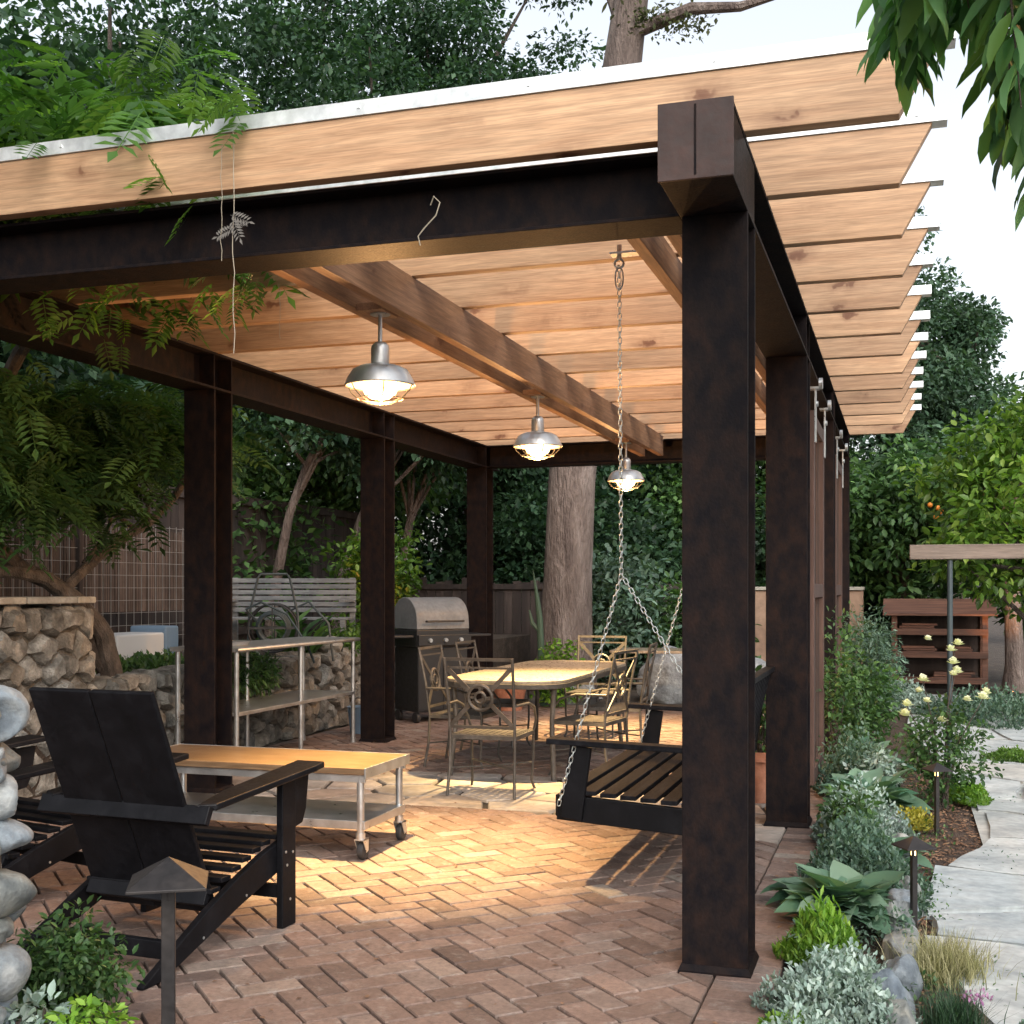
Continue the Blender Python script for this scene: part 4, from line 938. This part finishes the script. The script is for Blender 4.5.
# ------------------------------------------------------------------ background walls, rack, arbor, screens
AW = MB(); AW.box(-5.0, -.62, -.15, .15, 0, 1.46); AWe = empty('adobe_wall', (0, 20.9, 0), 0, 'tan adobe garden wall behind the swing and the posts', 'wall'); AW.build('wall_face', 'adobe', AWe, bev=.02)
m = MB(); m.box(-5.0, -.60, -.19, .19, 1.462, 1.52); m.build('wall_coping', 'capstone', AWe, bev=.01)
RK = empty('wood_rack', (.5, 19.0, 0), 0, 'open red cedar storage rack with shelves at the end of the path', 'rack')
for sx in (-.62, .62):
    for sy in (-.25, .25): m = MB(); m.box(sx-.04, sx+.04, sy-.04, sy+.04, 0, 1.15); m.build('post', 'shed', RK, bev=.004)
for z in (.15, .52, .85):
    m = MB(); m.rnd(); m.box(-.66, .66, -.3, .3, z, z+.03); m.rnd(); m.box(-.66, .66, -.33, -.302, z-.03, z+.06); m.build('shelf', 'shed', RK)
m = MB(); m.prism([(-.36, 1.10), (-.36, 1.13), (.3, 1.34), (.3, 1.31)], -.78, .78, 'yz'); m.build('roof', 'shed', RK)
m = MB(); m.box(-.62, .62, .26, .28, 0, 1.2); m.build('back_panel', 'fence', RK)
for i, (x, z, w_) in enumerate(((-.3, .885, .5), (-.28, .555, .42), (.25, .555, .35), (.2, .185, .5))):
    m = MB()
    for k in range(3): m.rnd(); m.box(x-w_/2+random.uniform(-.04, .04), x+w_/2+random.uniform(-.04, .04), -.24, .1, z+k*.035, z+k*.035+.028)
    m.v = [(p[0]+.5, p[1]+19.0, p[2]) for p in m.v]
    o = m.build('lumber_stack', 'shed', None); tag(o, ['cedar offcuts on the upper shelf of the rack', 'short cedar offcuts on the left of the middle shelf', 'short cedar offcuts on the right of the middle shelf', 'cedar offcuts on the bottom shelf of the rack'][i], 'lumber', 'stacked offcuts in the rack')
AB = empty('garden_arbor', (.35, 10.15, 0), 0, 'low arbor of one grey wooden beam on thin dark poles by the path', 'arbor')
m = MB(); m.tube([(0, 0, -.04), (0, 0, 1.72)], .022, 10); m.build('pole', 'hose', AB, True)
m = MB(); m.tube([(2.4, 0, -.04), (2.4, 0, 1.72)], .022, 10); m.build('pole', 'hose', AB, True)
m = MB(); m.box(-.30, 2.7, -.045, .045, 1.725, 1.84); m.build('beam', 'arbw', AB, bev=.006)
def screen(loc, w_, label):
    S = empty('hanging_screen', loc, 0, label, 'sliding screen', 'sliding wooden screens between the right hand posts')
    h = 2.62
    for yy in (0, w_-.09): m = MB(); m.box(-.03, .03, yy, yy+.09, 0, h); m.build('stile', 'screenw', S, bev=.004)
    for z in (0, h-.1, h*.5): m = MB(); m.box(-.026, .026, .09, w_-.09, z, z+.1); m.build('cross_rail', 'screenw', S, bev=.004)
    m = MB()
    for i in range(5): m.box(-.004, .004, .09+(w_-.18)*(i+.5)/5, .096+(w_-.18)*(i+.5)/5, .1, h-.1)
    m.build('wire_infill', 'fence', S)
    for yy in (.045, w_-.045):
        m = MB(); m.box(.032, .042, yy-.035, yy+.035, h-.22, h+.15); m.box(.0, .06, yy-.05, yy+.05, h+.15, h+.165); m.tube([(.06, yy, h+.19), (.085, yy, h+.19)], .04, 14); m.tube([(.03, yy, h+.05), (.055, yy, h+.05)], .02, 10); m.build('hanger', 'zinc', S)
    return S
screen((-.62, 8.75, .12), 1.15, 'nearer hanging wooden screen on zinc hangers between the second and third right posts')
screen((-.62, 11.7, .12), 1.2, 'farther hanging wooden screen on zinc hangers between the third and last right posts')

# pots
def pot(loc, r, h, label, plant=None):
    P = empty('terracotta_pot', loc, 0, label, 'plant pot', None)
    m = MB(); m.lathe([(r*.68, 0), (r*.95, h*.8), (r*1.07, h*.82), (r*1.08, h), (r*.97, h), (r*.9, h*.86), (.001, h*.86)], n=28); m.build('pot_body', 'terra', P, True); return P
pot((-4.62, 14.3, 0), .24, .42, 'red terracotta pot on the patio beyond the dining table')
pot((-.98, 8.75, 0), .19, .36, 'terracotta pot half hidden behind the second right steel post')
shrub('loose green plant growing in the pot behind the second right post', 'potted plant', (-.98, 8.75, .31), (.2, .2, .3), 22, 22, .1, .075, 'l_mid', name='potted_plant')
shrub('leafy orange flowered plant in front of the back left post', 'plant', (-4.2, 14.9, 0), (.35, .3, .45), 36, 26, .15, .08, 'l_lime', name='flowering_plant')

# ------------------------------------------------------------------ planting
def rosette(label, loc, n, L, mat, wd=1.0, lift=(.15, .9), name='broadleaf_plant', group=None, T=None, cat='plant'):
    e = empty(name, loc, 0, label, cat, group)
    # broad curved leaf
    V, F = [], []; K = 7
    for i in range(K+1):
        t = i/K; wv = .19*wd*math.sin(PI*min(1, t*.93+.06))**.75*(1 if i < K else .02); z = .35*t-.62*t*t
        V += [(-wv, t, z+.35*wv+.02*math.sin(t*11)), (0, t, z), (wv, t, z+.35*wv+.02*math.cos(t*11))]
    for i in range(K):
        a = i*3; F += [(a, a+1, a+4, a+3), (a+1, a+2, a+5, a+4)]
    az = np.random.rand(n)*2*PI; el = np.random.uniform(*lift, n); d = np.stack([np.cos(az)*np.cos(el), np.sin(az)*np.cos(el), np.sin(el)], 1)
    P = np.random.normal(0, L*.16, (n, 3))*np.array([1, 1, .1])
    scatter('leaves', V, F, P, rotm(d, roll=np.random.uniform(-.3, .3, n)), L*np.random.uniform(.6, 1.15, n), mat, e, np.random.rand(n), np.random.rand(n)*.6+.3, smooth=True)
    return e
# stone edging of the bed
yy = 3.4; k = 0
EG = []
while yy < 11.5:
    s_ = random.uniform(.12, .24); boulder('pale edging stone number', (-.02-.0*yy+random.uniform(-.03, .03)-max(0, yy-7)*.06, yy+s_, .0), (.085, s_, random.uniform(.09, .15)), 50+k, 'cobble', 'edging_stone')
    EG.append(bpy.context.scene.objects[-1] if False else None); yy += s_*1.9; k += 1
edge = [o for o in C.objects if o.name.startswith('edging_stone')]
for o in edge: o['label'] = 'pale rough edging stone between the planting bed and the mulch strip'; o['group'] = 'edging stones along the planting bed'; o['category'] = 'edging stone'; o.rotation_euler = (0, 0, 0)
def cover(label, loc, rad, n, leaf, mat, h=.12, T=DIA, up=.6, cat='ground cover plant', name='ground_cover', petals=None):
    e = empty(name, loc, 0, label, cat)
    a = np.random.rand(n)*2*PI; r = np.sqrt(np.random.rand(n)); x = r*np.cos(a)*rad[0]; y_ = r*np.sin(a)*rad[1]
    ph = (loc[0]*31+loc[1]*17) % 6; bumpy = .62+.30*np.sin(x*26+ph)*np.cos(y_*17+ph)+.14*np.sin(x*61+y_*47+ph)+np.random.normal(0, .10, n); r = r*(1+.0*x)
    z = np.random.rand(n)**.5*h*np.maximum(0.15, 1-r**3)*bumpy*1.25; kx = 1+.18*np.sin(np.arctan2(y_, x)*3+ph)+.1*np.sin(np.arctan2(y_, x)*7+ph); x = x*kx; y_ = y_*kx
    P = np.stack([x, y_, z], 1); d = rdirs(n, -.1, 1)+np.array([0, 0, up]); 
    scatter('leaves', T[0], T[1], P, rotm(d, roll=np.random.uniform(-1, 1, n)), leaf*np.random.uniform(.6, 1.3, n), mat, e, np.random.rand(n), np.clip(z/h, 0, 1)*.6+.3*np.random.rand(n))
    return e
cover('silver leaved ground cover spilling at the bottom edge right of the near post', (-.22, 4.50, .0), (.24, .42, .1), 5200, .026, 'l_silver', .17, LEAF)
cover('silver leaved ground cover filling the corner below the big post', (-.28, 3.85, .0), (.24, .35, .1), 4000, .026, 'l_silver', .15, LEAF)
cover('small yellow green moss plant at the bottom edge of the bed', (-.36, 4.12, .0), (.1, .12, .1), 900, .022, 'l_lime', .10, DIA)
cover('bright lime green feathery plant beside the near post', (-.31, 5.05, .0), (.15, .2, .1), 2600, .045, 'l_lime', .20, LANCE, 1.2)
rosette('large broad leaved green plant behind the lime green clump', (-.26, 5.60, .02), 130, .25, 'l_hosta', 1.75, (.25, 1.25))
rosette('smaller broad leaved plant tucked against the big green one', (-.40, 5.9, .02), 45, .18, 'l_hosta', 1.8, (.2, 1.2))
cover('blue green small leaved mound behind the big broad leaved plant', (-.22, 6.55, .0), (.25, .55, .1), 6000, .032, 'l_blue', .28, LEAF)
shrub('airy green herb growing between the silver mounds', 'herb', (-.30, 7.15, 0), (.14, .2, .2), 30, 26, .08, .045, 'l_mid', name='herb_plant')
shrub('airy silver herb between the broad leaved plants', 'herb', (-.18, 9.05, 0), (.16, .25, .2), 34, 26, .08, .045, 'l_silver', name='herb_plant')
rosette('small broad leaved plant leaning over the edging stones', (-.06, 6.9, .02), 40, .20, 'l_hosta', 1.5, (.3, 1.2))
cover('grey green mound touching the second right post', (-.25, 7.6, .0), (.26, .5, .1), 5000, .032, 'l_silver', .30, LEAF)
rosette('broad leaved plant beside the yellow flowered clump', (-.20, 8.5, .02), 100, .31, 'l_hosta', 1.4, (.2, 1.2))
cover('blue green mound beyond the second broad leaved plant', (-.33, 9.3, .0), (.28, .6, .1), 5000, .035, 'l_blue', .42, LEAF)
rosette('farther broad leaved plant in front of the rosemary', (-.30, 10.3, .02), 80, .30, 'l_hosta', 1.3, (.2, 1.2))
cover('small yellow flowering plant by the path light', (.05, 8.15, -.02), (.13, .2, .1), 1500, .024, 'l_yellow', .13, DIA)
cover('low bright green plant at the edge of the flagstones', (.44, 9.35, -.02), (.15, .35, .1), 2200, .03, 'l_lime', .10, DIA)
cover('flat green mat plant at the right picture edge among the flagstones', (.92, 11.6, -.01), (.22, .35, .1), 1800, .03, 'l_bright', .08, DIA)
cover('grey green mat behind the nearer path light', (.02, 6.3, -.02), (.12, .35, .1), 1800, .026, 'l_blue', .10, LEAF)
cover('grey green mat plant at the far side of the path', (.95, 15.2, -.01), (.7, 1.1, .1), 5000, .05, 'l_blue', .30, LEAF)
cover('pale green ground cover in front of the cedar rack', (-.05, 16.2, -.01), (.45, 1.1, .1), 3500, .05, 'l_silver', .30, LEAF)
nn = 15000; cy_ = 3.9+np.random.rand(nn)*8.6; cx_ = -.235+np.random.uniform(-.22, .27, nn)-np.maximum(0, cy_-8)*.045
hz_ = .05+.05*np.sin(cy_*5+cx_*9)+.05*np.sin(cy_*2.3+2); zz_ = np.random.rand(nn)*np.maximum(.02, hz_)
kk_ = (np.sin(cx_*17+cy_*3.7)+np.sin(cy_*8.3-cx_*7)+np.random.normal(0, .4, nn)) > -.5
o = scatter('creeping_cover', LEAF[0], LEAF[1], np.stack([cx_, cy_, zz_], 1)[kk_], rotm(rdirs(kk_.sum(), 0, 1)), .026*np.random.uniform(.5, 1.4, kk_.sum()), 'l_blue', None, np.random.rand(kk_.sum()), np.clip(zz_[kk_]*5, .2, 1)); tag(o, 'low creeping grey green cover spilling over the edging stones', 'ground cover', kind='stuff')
nn = 5000; cy_ = 4.0+np.random.rand(nn)*9; cx_ = .08+np.random.normal(0, .09, nn); kk_ = (np.sin(cy_*4.1+1)+np.sin(cx_*30+cy_*9)) > .35
o = scatter('weeds', DIA[0], DIA[1], np.stack([cx_, cy_, -.03+np.random.rand(nn)*.07], 1)[kk_], rotm(rdirs(kk_.sum(), 0, 1)), .022*np.random.uniform(.5, 1.4, kk_.sum()), 'l_mid'); tag(o, 'small green weeds creeping over the mulch beside the path', 'weeds', kind='stuff')
def grass(label, loc, n, L, spread, mat, name='grass_clump', stiff=1.0):
    e = empty(name, loc, 0, label, 'ornamental grass')
    P = np.random.normal(0, spread, (n, 3))*np.array([1, 1.3, 0]); az = np.random.rand(n)*2*PI; el = np.random.uniform(.7, 1.45, n)*stiff
    d = np.stack([np.cos(az)*np.cos(el), np.sin(az)*np.cos(el), np.sin(el)], 1)
    scatter('blades', BLADE[0], BLADE[1], P, rotm(d), np.stack([np.full(n, L*.35), L*np.random.uniform(.5, 1.15, n), np.full(n, L)], 1), mat, e, np.random.rand(n), np.random.rand(n)); return e
grass('fine straw coloured grass clump on the mulch beside the path', (.16, 5.1, -.03), 1500, .17, .07, 'l_straw')
grass('dark purple flowered grass clump at the bottom right', (.17, 4.45, -.03), 700, .17, .04, 'l_dark')
cover('small pink flowers on the clump at the bottom right', (.24, 4.4, .1), (.05, .05, .05), 60, .015, 'petalp', .05)
cover('green weeds at the bottom right corner of the path', (.40, 4.40, -.02), (.07, .1, .05), 500, .022, 'l_blue', .07)
# rose bush
RB = shrub('white flowering rose bush beside the farther path light', 'rose bush', (.26, 9.0, -.02), (.30, .34, .38), 60, 30, .10, .045, 'l_mid', name='rose_bush', shell=.2, cz=.38)
def roses(parent, pts, s):
    T_ = ([(-.25, .2, 0), (.25, .2, 0), (.42, .7, .18), (.0, 1, .1), (-.42, .7, .18), (0, 0, 0)], [(5, 1, 2, 3, 4, 0)])
    for p in pts:
        D = []
        for k in range(20):
            a = k*2.4; el = .1+.075*k; D.append((math.cos(a)*math.cos(el), math.sin(a)*math.cos(el), math.sin(el)))
        n = 20; scatter('flower', T_[0], T_[1], np.tile(np.array(p), (n, 1)), rotm(np.array(D)+np.random.normal(0, .1, (n, 3))), np.full(n, s*random.uniform(.7, 1.15))*np.random.uniform(.8, 1.1, n), 'petal', parent, np.random.rand(n), np.full(n, .6))
def pxpt(u, v, Y):
    a = (u-512)/1221; b = -(v-588)/1221; th = .30991; d = (-math.sin(th)+a*math.cos(th), math.cos(th)+a*math.sin(th), b); t = Y/d[1]; return Vector((d[0]*t, Y, 1.5+b*t))
roses(RB, [pxpt(u, v, 8.9+.02*((u*7) % 13))-Vector((.26, 9.0, -.02)) for u, v in ((923, 681), (907, 706), (919, 692), (927, 702), (953, 675), (951, 651), (958, 645), (957, 673), (967, 701), (983, 699), (905, 716), (942, 722), (958, 740), (960, 746), (953, 664), (928, 640), (986, 694))][:17], .05)
m = MB()
for (u, v) in ((955, 648), (955, 672), (983, 699), (923, 681), (907, 706)):
    q = pxpt(u, v, 9.0)-Vector((.26, 9.0, -.02)); m.tube([(0, 0, 0), (q.x*.4, q.y*.4, q.z*.6), q], [.008, .006, .003], 5)
m.build('cane', 'bark', RB, True)
shrub('loose climbing rose with white buds on the third right post', 'rose bush', (-.50, 10.2, 0), (.22, .5, .75), 60, 22, .13, .05, 'l_mid', name='rose_bush', shell=.1)
shrub('dense dark green rosemary mound left of the cedar rack', 'shrub', (-.42, 13.6, 0), (.42, .8, .62), 110, 60, .16, .06, 'l_blue', T=LANCE)
shrub('feathery light green shrub at the foot of the back right post', 'shrub', (-.35, 11.9, 0), (.32, .5, .45), 60, 40, .14, .06, 'l_mid')
# left foreground bush
shrub('small leaved green bush at the foot of the cobble pillar', 'shrub', (-2.60, 3.36, 0), (.19, .18, .20), 90, 34, .06, .034, 'l_mid', T=LEAF, cz=.24, shell=.2)
shrub('yellow green succulent shoots at the bottom left corner', 'shrub', (-2.30, 3.06, 0), (.15, .08, .11), 34, 24, .045, .034, 'l_lime', T=LEAF, cz=.17)
shrub('grey green leafy shoots at the bottom left corner', 'shrub', (-2.46, 3.02, 0), (.10, .08, .12), 16, 16, .05, .045, 'l_silver', T=LEAF, cz=.18)
# raised bed plants
shrub('fine fern like green plant spilling over the low stone wall', 'fern', (-5.78, 9.9, .74), (.22, .5, .22), 60, 50, .12, .07, 'l_mid', T=LANCE, name='fern', cz=-.02)
rosette('upright strappy green plant beside the hose reel', (-6.15, 11.75, .74), 50, .62, 'l_mid', .32, (.5, 1.4), 'strap_plant')
shrub('low bright green plant at the right end of the low wall', 'shrub', (-6.0, 12.6, .74), (.3, .5, .2), 40, 30, .14, .06, 'l_bright')
cover('green weeds under the white storage box', (-6.6, 9.7, .73), (.4, .9, .1), 1800, .06, 'l_mid', .15)
shrub('green bush with yellow highlights behind the grill', 'shrub', (-6.75, 15.2, .7), (.6, .5, .75), 70, 45, .22, .10, 'l_bright', cz=.9)
CA = empty('tall_succulent', (-4.4, 14.9, .0), 0, 'tall pale green branching succulent stem in front of the pine trunk', 'succulent')
m = MB(); m.tube([(0.05, 0, 0), (.02, 0, .6), (0, 0, 1.1), (-.03, 0, 1.35), (-.09, 0, 1.72)], [.045, .045, .04, .03, .006], 9); m.tube([(0, 0, .95), (-.10, 0, 1.05), (-.14, 0, 1.22)], [.028, .028, .01], 8); m.build('stem', 'l_blue', CA, True)
shrub('blue green bush beside the pine trunk behind the lamp chain', 'shrub', (-4.3, 18.6, 0), (1.0, .8, 1.05), 110, 50, .32, .13, 'l_blue', name='shrub')
shrub('rounded green bush in front of the adobe wall', 'shrub', (-3.1, 18.9, 0), (.9, .6, .85), 90, 45, .3, .12, 'l_mid', name='shrub')

# ------------------------------------------------------------------ big pine
PN = empty('pine_tree', (-4.98, 17.6, 0), 0, 'tall leaning pine with thick bare grey brown trunk behind the pergola', 'pine tree')
m = MB(); pts = [(.16, 0, -.1), (.18, 0, .6), (.22, 0, 1.7), (.28, 0, 3.1), (.48, 0, 5.2), (.78, 0, 7.3), (1.02, 0, 9), (1.3, 0, 11)]
m.tube(pts, [.52, .41, .36, .35, .35, .33, .29, .22], 24)
m.build('trunk', 'pine', PN, True)
m = MB(); m.tube([(1.0, 0, 9.1), (1.3, -.1, 9.62), (2.1, -.2, 9.78), (2.8, -.3, 9.66), (3.6, -.3, 9.78)], [.14, .11, .09, .07, .03], 8); m.tube([(1.08, 0, 9.7), (1.4, 0, 10.2), (1.55, .1, 10.9)], [.12, .08, .04], 8); m.tube([(1.05, 0, 9.8), (.8, 0, 10.5), (.6, 0, 11.2)], [.12, .08, .04], 8)
m.build('branch', 'pine', PN, True)
o, cc = crown('crown', (1.3, 0, 12.8), (2.6, 2.6, 1.9), 90, 120, .55, .16, 'l_pine', PN, LANCE)
P = np.concatenate([np.random.normal(0, .11, (500, 3))+np.array([np.linspace(1.1, 2.3, 500), np.full(500, -.15), 9.68+.1*np.sin(np.linspace(0, 6, 500))]).T])
tag(scatter('moss', DIA[0], DIA[1], P, rotm(rdirs(500)), .09*np.random.uniform(.6, 1.2, 500), 'l_pine', PN), kind='stuff')

# ------------------------------------------------------------------ trees
G1 = 'trees behind the left fence'
tl = [(-13.5, 20.5, 9.5, (4.0, 3.0, 4.6), 'l_dark', 'very tall dark tree at the top left corner'), (-10.2, 27.5, 12.0, (3.8, 3.0, 4.2), 'l_dark', 'very tall dark tree above the middle of the first rafter'), (-13.2, 26.5, 13.0, (4.0, 3.0, 4.2), 'l_dark', 'very tall dark tree above the wisteria'), (-6.9, 26.0, 6.0, (2.0, 2.0, 3.0), 'l_dark', 'dark tree just left of the pine trunk'), (-8.6, 31, 11.5, (3.0, 2.5, 4.0), 'l_dark', 'tall airy dark tree left of the upper pine trunk'),
      (-10.6, 10.5, 5.2, (2.6, 2.4, 3.2), 'l_dark', 'dense dark evergreen closest behind the left board fence'),
      (-11.6, 15.5, 6.2, (3.0, 2.8, 4.0), 'l_dark', 'tall dark evergreen above the wisteria on the left'),
      (-9.6, 19.5, 5.0, (2.4, 2.2, 3.4), 'l_mid', 'mid green tree behind the first left post'),
      (-10.8, 24.5, 8.2, (3.4, 3.0, 5.0), 'l_dark', 'dark tree filling the top left behind the rafters'),
      (-8.2, 23.0, 4.0, (2.2, 2.0, 2.9), 'l_dark', 'dark rounded tree behind the grill'),
      (-7.6, 28.5, 8.4, (3.0, 3.0, 4.6), 'l_dark', 'tall dark tree with sky gaps left of the pine trunk'),
      (-5.6, 25.5, 3.4, (2.4, 2.0, 2.6), 'l_dark', 'dark tree low behind the pine trunk'),
      (-2.9, 24.5, 3.2, (2.2, 1.8, 2.4), 'l_mid', 'green tree behind the swing chain and adobe wall')]
for (x, y_, cz, rad, mt, lb) in tl:
    tree(lb, 'tree', (x, y_, 0), cz, .22, cz, rad, 190, 150, .58, .155, mt, G1, (random.uniform(-.4, .4), 0), shell=.35)
for i, (x, y_, ln, lb) in enumerate(((-8.3, 15.0, .9, 'slim leaning pale trunked tree behind the bench, leftmost'), (-7.9, 16.2, 1.2, 'slim leaning pale trunked tree behind the bench, middle of three'), (-7.5, 17.4, .8, 'slim leaning pale trunked tree behind the bench, nearest the grill'))):
    tree(lb, 'tree', (x, y_, .6), 3.2, .075, 3.6, (1.2, 1.2, 1.0), 60, 110, .4, .12, 'l_dark', 'slim trees behind the bench', (ln, 0), shell=.3, bark='pine')
# low dense understorey: dark hedge along the back
for i, (x, y_, rx, h, mt, lb) in enumerate(((-13.2, 12, 2.2, 2.4, 'l_dark', 'dark hedge mass behind the fence at the left edge'), (-9.8, 15.5, 1.5, 2.0, 'l_mid', 'leafy hedge over the left fence beside the first post'),
        (-12.5, 19.5, 2.4, 3.2, 'l_dark', 'dark hedge deep behind the left fence'), (-6.3, 22.3, 2.6, 1.9, 'l_dark', 'dark hedge behind the fence and pine trunk'), (-.9, 23.0, 1.8, 2.0, 'l_dark', 'dark hedge behind the adobe wall and right posts'))):
    shrub(lb, 'hedge', (x, y_, 0), (rx, 1.6, h), 150, 130, .5, .15, mt, T=DIA, name='hedge')
tree('tall blue green conifer right of the rafter tips', 'tree', (-.25, 26.5, 0), 7.2, .2, 5.6, (1.35, 1.3, 4.1), 150, 150, .48, .13, 'l_conifer', None, shell=.2)
tree('upright feathery conifer right of the first one', 'tree', (1.05, 27.5, 0), 6.6, .2, 5.3, (1.0, 1.1, 3.3), 110, 150, .42, .13, 'l_conifer', None, shell=.2)
CT = tree('bright green citrus tree above the arbor beam', 'citrus tree', (1.5, 15.6, 0), 1.7, .09, 2.35, (1.35, 1.1, 1.25), 120, 75, .32, .12, 'l_citrus', None, name='citrus_tree', T=LEAF, shell=.35)
CT2 = tree('darker orange tree left of the arbor pole', 'citrus tree', (.05, 21.6, 0), 2.0, .1, 2.55, (1.35, 1.1, 1.35), 110, 85, .36, .15, 'l_mid', None, name='citrus_tree', T=LEAF, shell=.3)
tree('dark leafy tree behind the arbor at the right edge', 'tree', (2.3, 20.8, 0), 2.2, .12, 2.2, (1.4, 1.2, 1.7), 120, 90, .4, .15, 'l_mid', None, T=LEAF, shell=.3)
tree('pale far tree low at the right edge of the sky', 'tree', (4.4, 36, 0), 4.5, .2, 4.8, (2.6, 2, 3.2), 110, 90, .6, .22, 'l_mid', None)
import bmesh
def fruits(parent, pts, r):
    for p in pts:
        b2 = bmesh.new(); bmesh.ops.create_icosphere(b2, subdivisions=2, radius=r); me = bpy.data.meshes.new('fruit'); b2.to_mesh(me); b2.free(); me.polygons.foreach_set('use_smooth', [True]*len(me.polygons)); link('fruit', me, M['orange'], parent, p)
fruits(CT2, [pxpt(u, v, 20.3)-Vector((.05, 21.6, 0)) for u, v in ((938, 508), (930, 505), (936, 517), (941, 512))], .042)
0 and fruits(CT, [pxpt(u, v, 14.5)-Vector((1.5, 15.6, 0)) for u, v in ((975, 450), (1010, 520))], .022)
# lit pine trunk / uplight at right edge
def uplight(loc, label, power):
    U = empty('uplight', loc, 0, label, 'garden light'); m = MB(); m.lathe([(.03, 0), (.035, .07), (.03, .075)], n=14); m.build('housing', 'pathl', U, True)
    m = MB(); m.lathe([(.026, .076), (.02, .08)], n=14); m.build('lens', 'uplight', U)
    l = bpy.data.lights.new('glow', 'SPOT'); l.energy = power; l.color = (1, .42, .12); l.spot_size = R(80); l.spot_blend = .6; l.shadow_soft_size = .03
    lo = bpy.data.objects.new('glow', l); C.objects.link(lo); lo.parent = U; lo.location = (0, 0, .09); lo.rotation_euler = (R(180-12), 0, 0); return U
uplight((1.42, 18.1, 0), 'small glowing garden uplight at the foot of the tree on the right edge', 150)
uplight((-6.5, 14.6, .74), 'small warm garden uplight under the bush behind the grill', 60)
tree('slim tree with orange lit trunk at the right picture edge', 'tree', (1.52, 19.0, 0), 2.6, .13, 3.3, (.9, .7, .8), 40, 60, .3, .13, 'l_mid', None, bark='pine')

tree('unseen tree added left of the patio for its shade, its crown over the left end of the pergola', 'tree', (-6.2, 1.7, 0), 5.0, .25, 6.9, (3.8, 3.1, 1.9), 170, 110, .6, .2, 'l_mid', None)  # out of frame, added only to darken the left end of the pergola
# ------------------------------------------------------------------ overhanging branch top right
OB = empty('overhanging_tree', (1.5, 3.6, 0), 0, 'tree with long drooping leaves overhanging the top right of the pergola', 'tree')
m = MB(); m.tube([(.0, 0, 0), (.05, .05, 1.2), (-.05, .0, 2.4), (-.3, 0, 3.0), (-.6, .05, 3.35)], [.12, .10, .08, .05, .03], 10)
m.tube([(-.05, 0, 2.4), (.3, .1, 3.2), (.5, .3, 4)], [.07, .04, .02], 8)
m.build('trunk', 'bark', OB, True)
br = MB(); P, D, B = [], [], []
rs = np.random.RandomState(11)
for k in range(96):
    if k < 40: bx = rs.uniform(-1.58, -1.2); topz = 3.42-rs.uniform(0, .12); L = rs.uniform(.08, .2)
    elif k < 86: bx = rs.uniform(-1.27, -.9); topz = 3.35-rs.uniform(0, .3); L = rs.uniform(.3, .55)*(.55+.5*min(1, (bx+1.4)/.3))
    else: bx = rs.uniform(-1.17, -1.0); topz = 3.2; L = rs.uniform(.5, .85)
    byy = rs.uniform(-.3, .5); st = np.array([bx, byy, topz])
    br.tube([(-.45, byy*.4, 3.45), (bx+.15, byy*.9, topz+.08), (bx, byy, topz), (bx+.03, byy, topz-L)], [.010, .006, .004, .002], 5)
    nl = int(5+L*20)
    for i in range(nl):
        t = i/nl; a = rs.uniform(0, 6.28); P.append(st+np.array([.03*t, 0, -L*t])); D.append((math.cos(a)*.75, math.sin(a)*.75, -.65-.6*t)); B.append(rs.rand())
br.build('branch', 'bark', OB, True)
n = len(P); scatter('foliage', LANCE[0], LANCE[1], np.array(P), rotm(np.array(D), roll=rs.uniform(-.7, .7, n)), np.stack([.16*rs.uniform(.8, 1.4, n), .165*rs.uniform(.6, 1.3, n), .16*np.ones(n)], 1), 'l_hang', OB, rs.rand(n), np.array(B), smooth=True)

# ------------------------------------------------------------------ leaf litter
n = 420; xs = np.random.uniform(-5.5, -.5, n); ys = 3.2+np.random.rand(n)**1.3*10.5
o = scatter('leaf_litter', DIA[0], DIA[1], np.stack([xs, ys, np.full(n, .006)], 1), rotm(rdirs(n, -.15, .15)), np.random.uniform(.012, .035, n), 'chip'); tag(o, 'small dry brown leaves scattered over the brick patio', 'leaf litter', kind='stuff')
n = 2600; xs = np.random.uniform(.1, 1.6, n); ys = np.random.uniform(4.2, 15, n)
k = (np.sin(xs*7+ys*2.3)+np.sin(ys*3.1-xs*4) > 1.0); xs, ys = xs[k], ys[k]; n = len(xs)
o = scatter('path_weeds', LEAF[0], LEAF[1], np.stack([xs, ys, np.full(n, .0)], 1), rotm(rdirs(n, -.1, .8)), np.random.uniform(.008, .022, n), 'l_blue'); tag(o, 'tiny weeds and creeping green in the gaps of the flagstone path', 'weeds', kind='stuff')
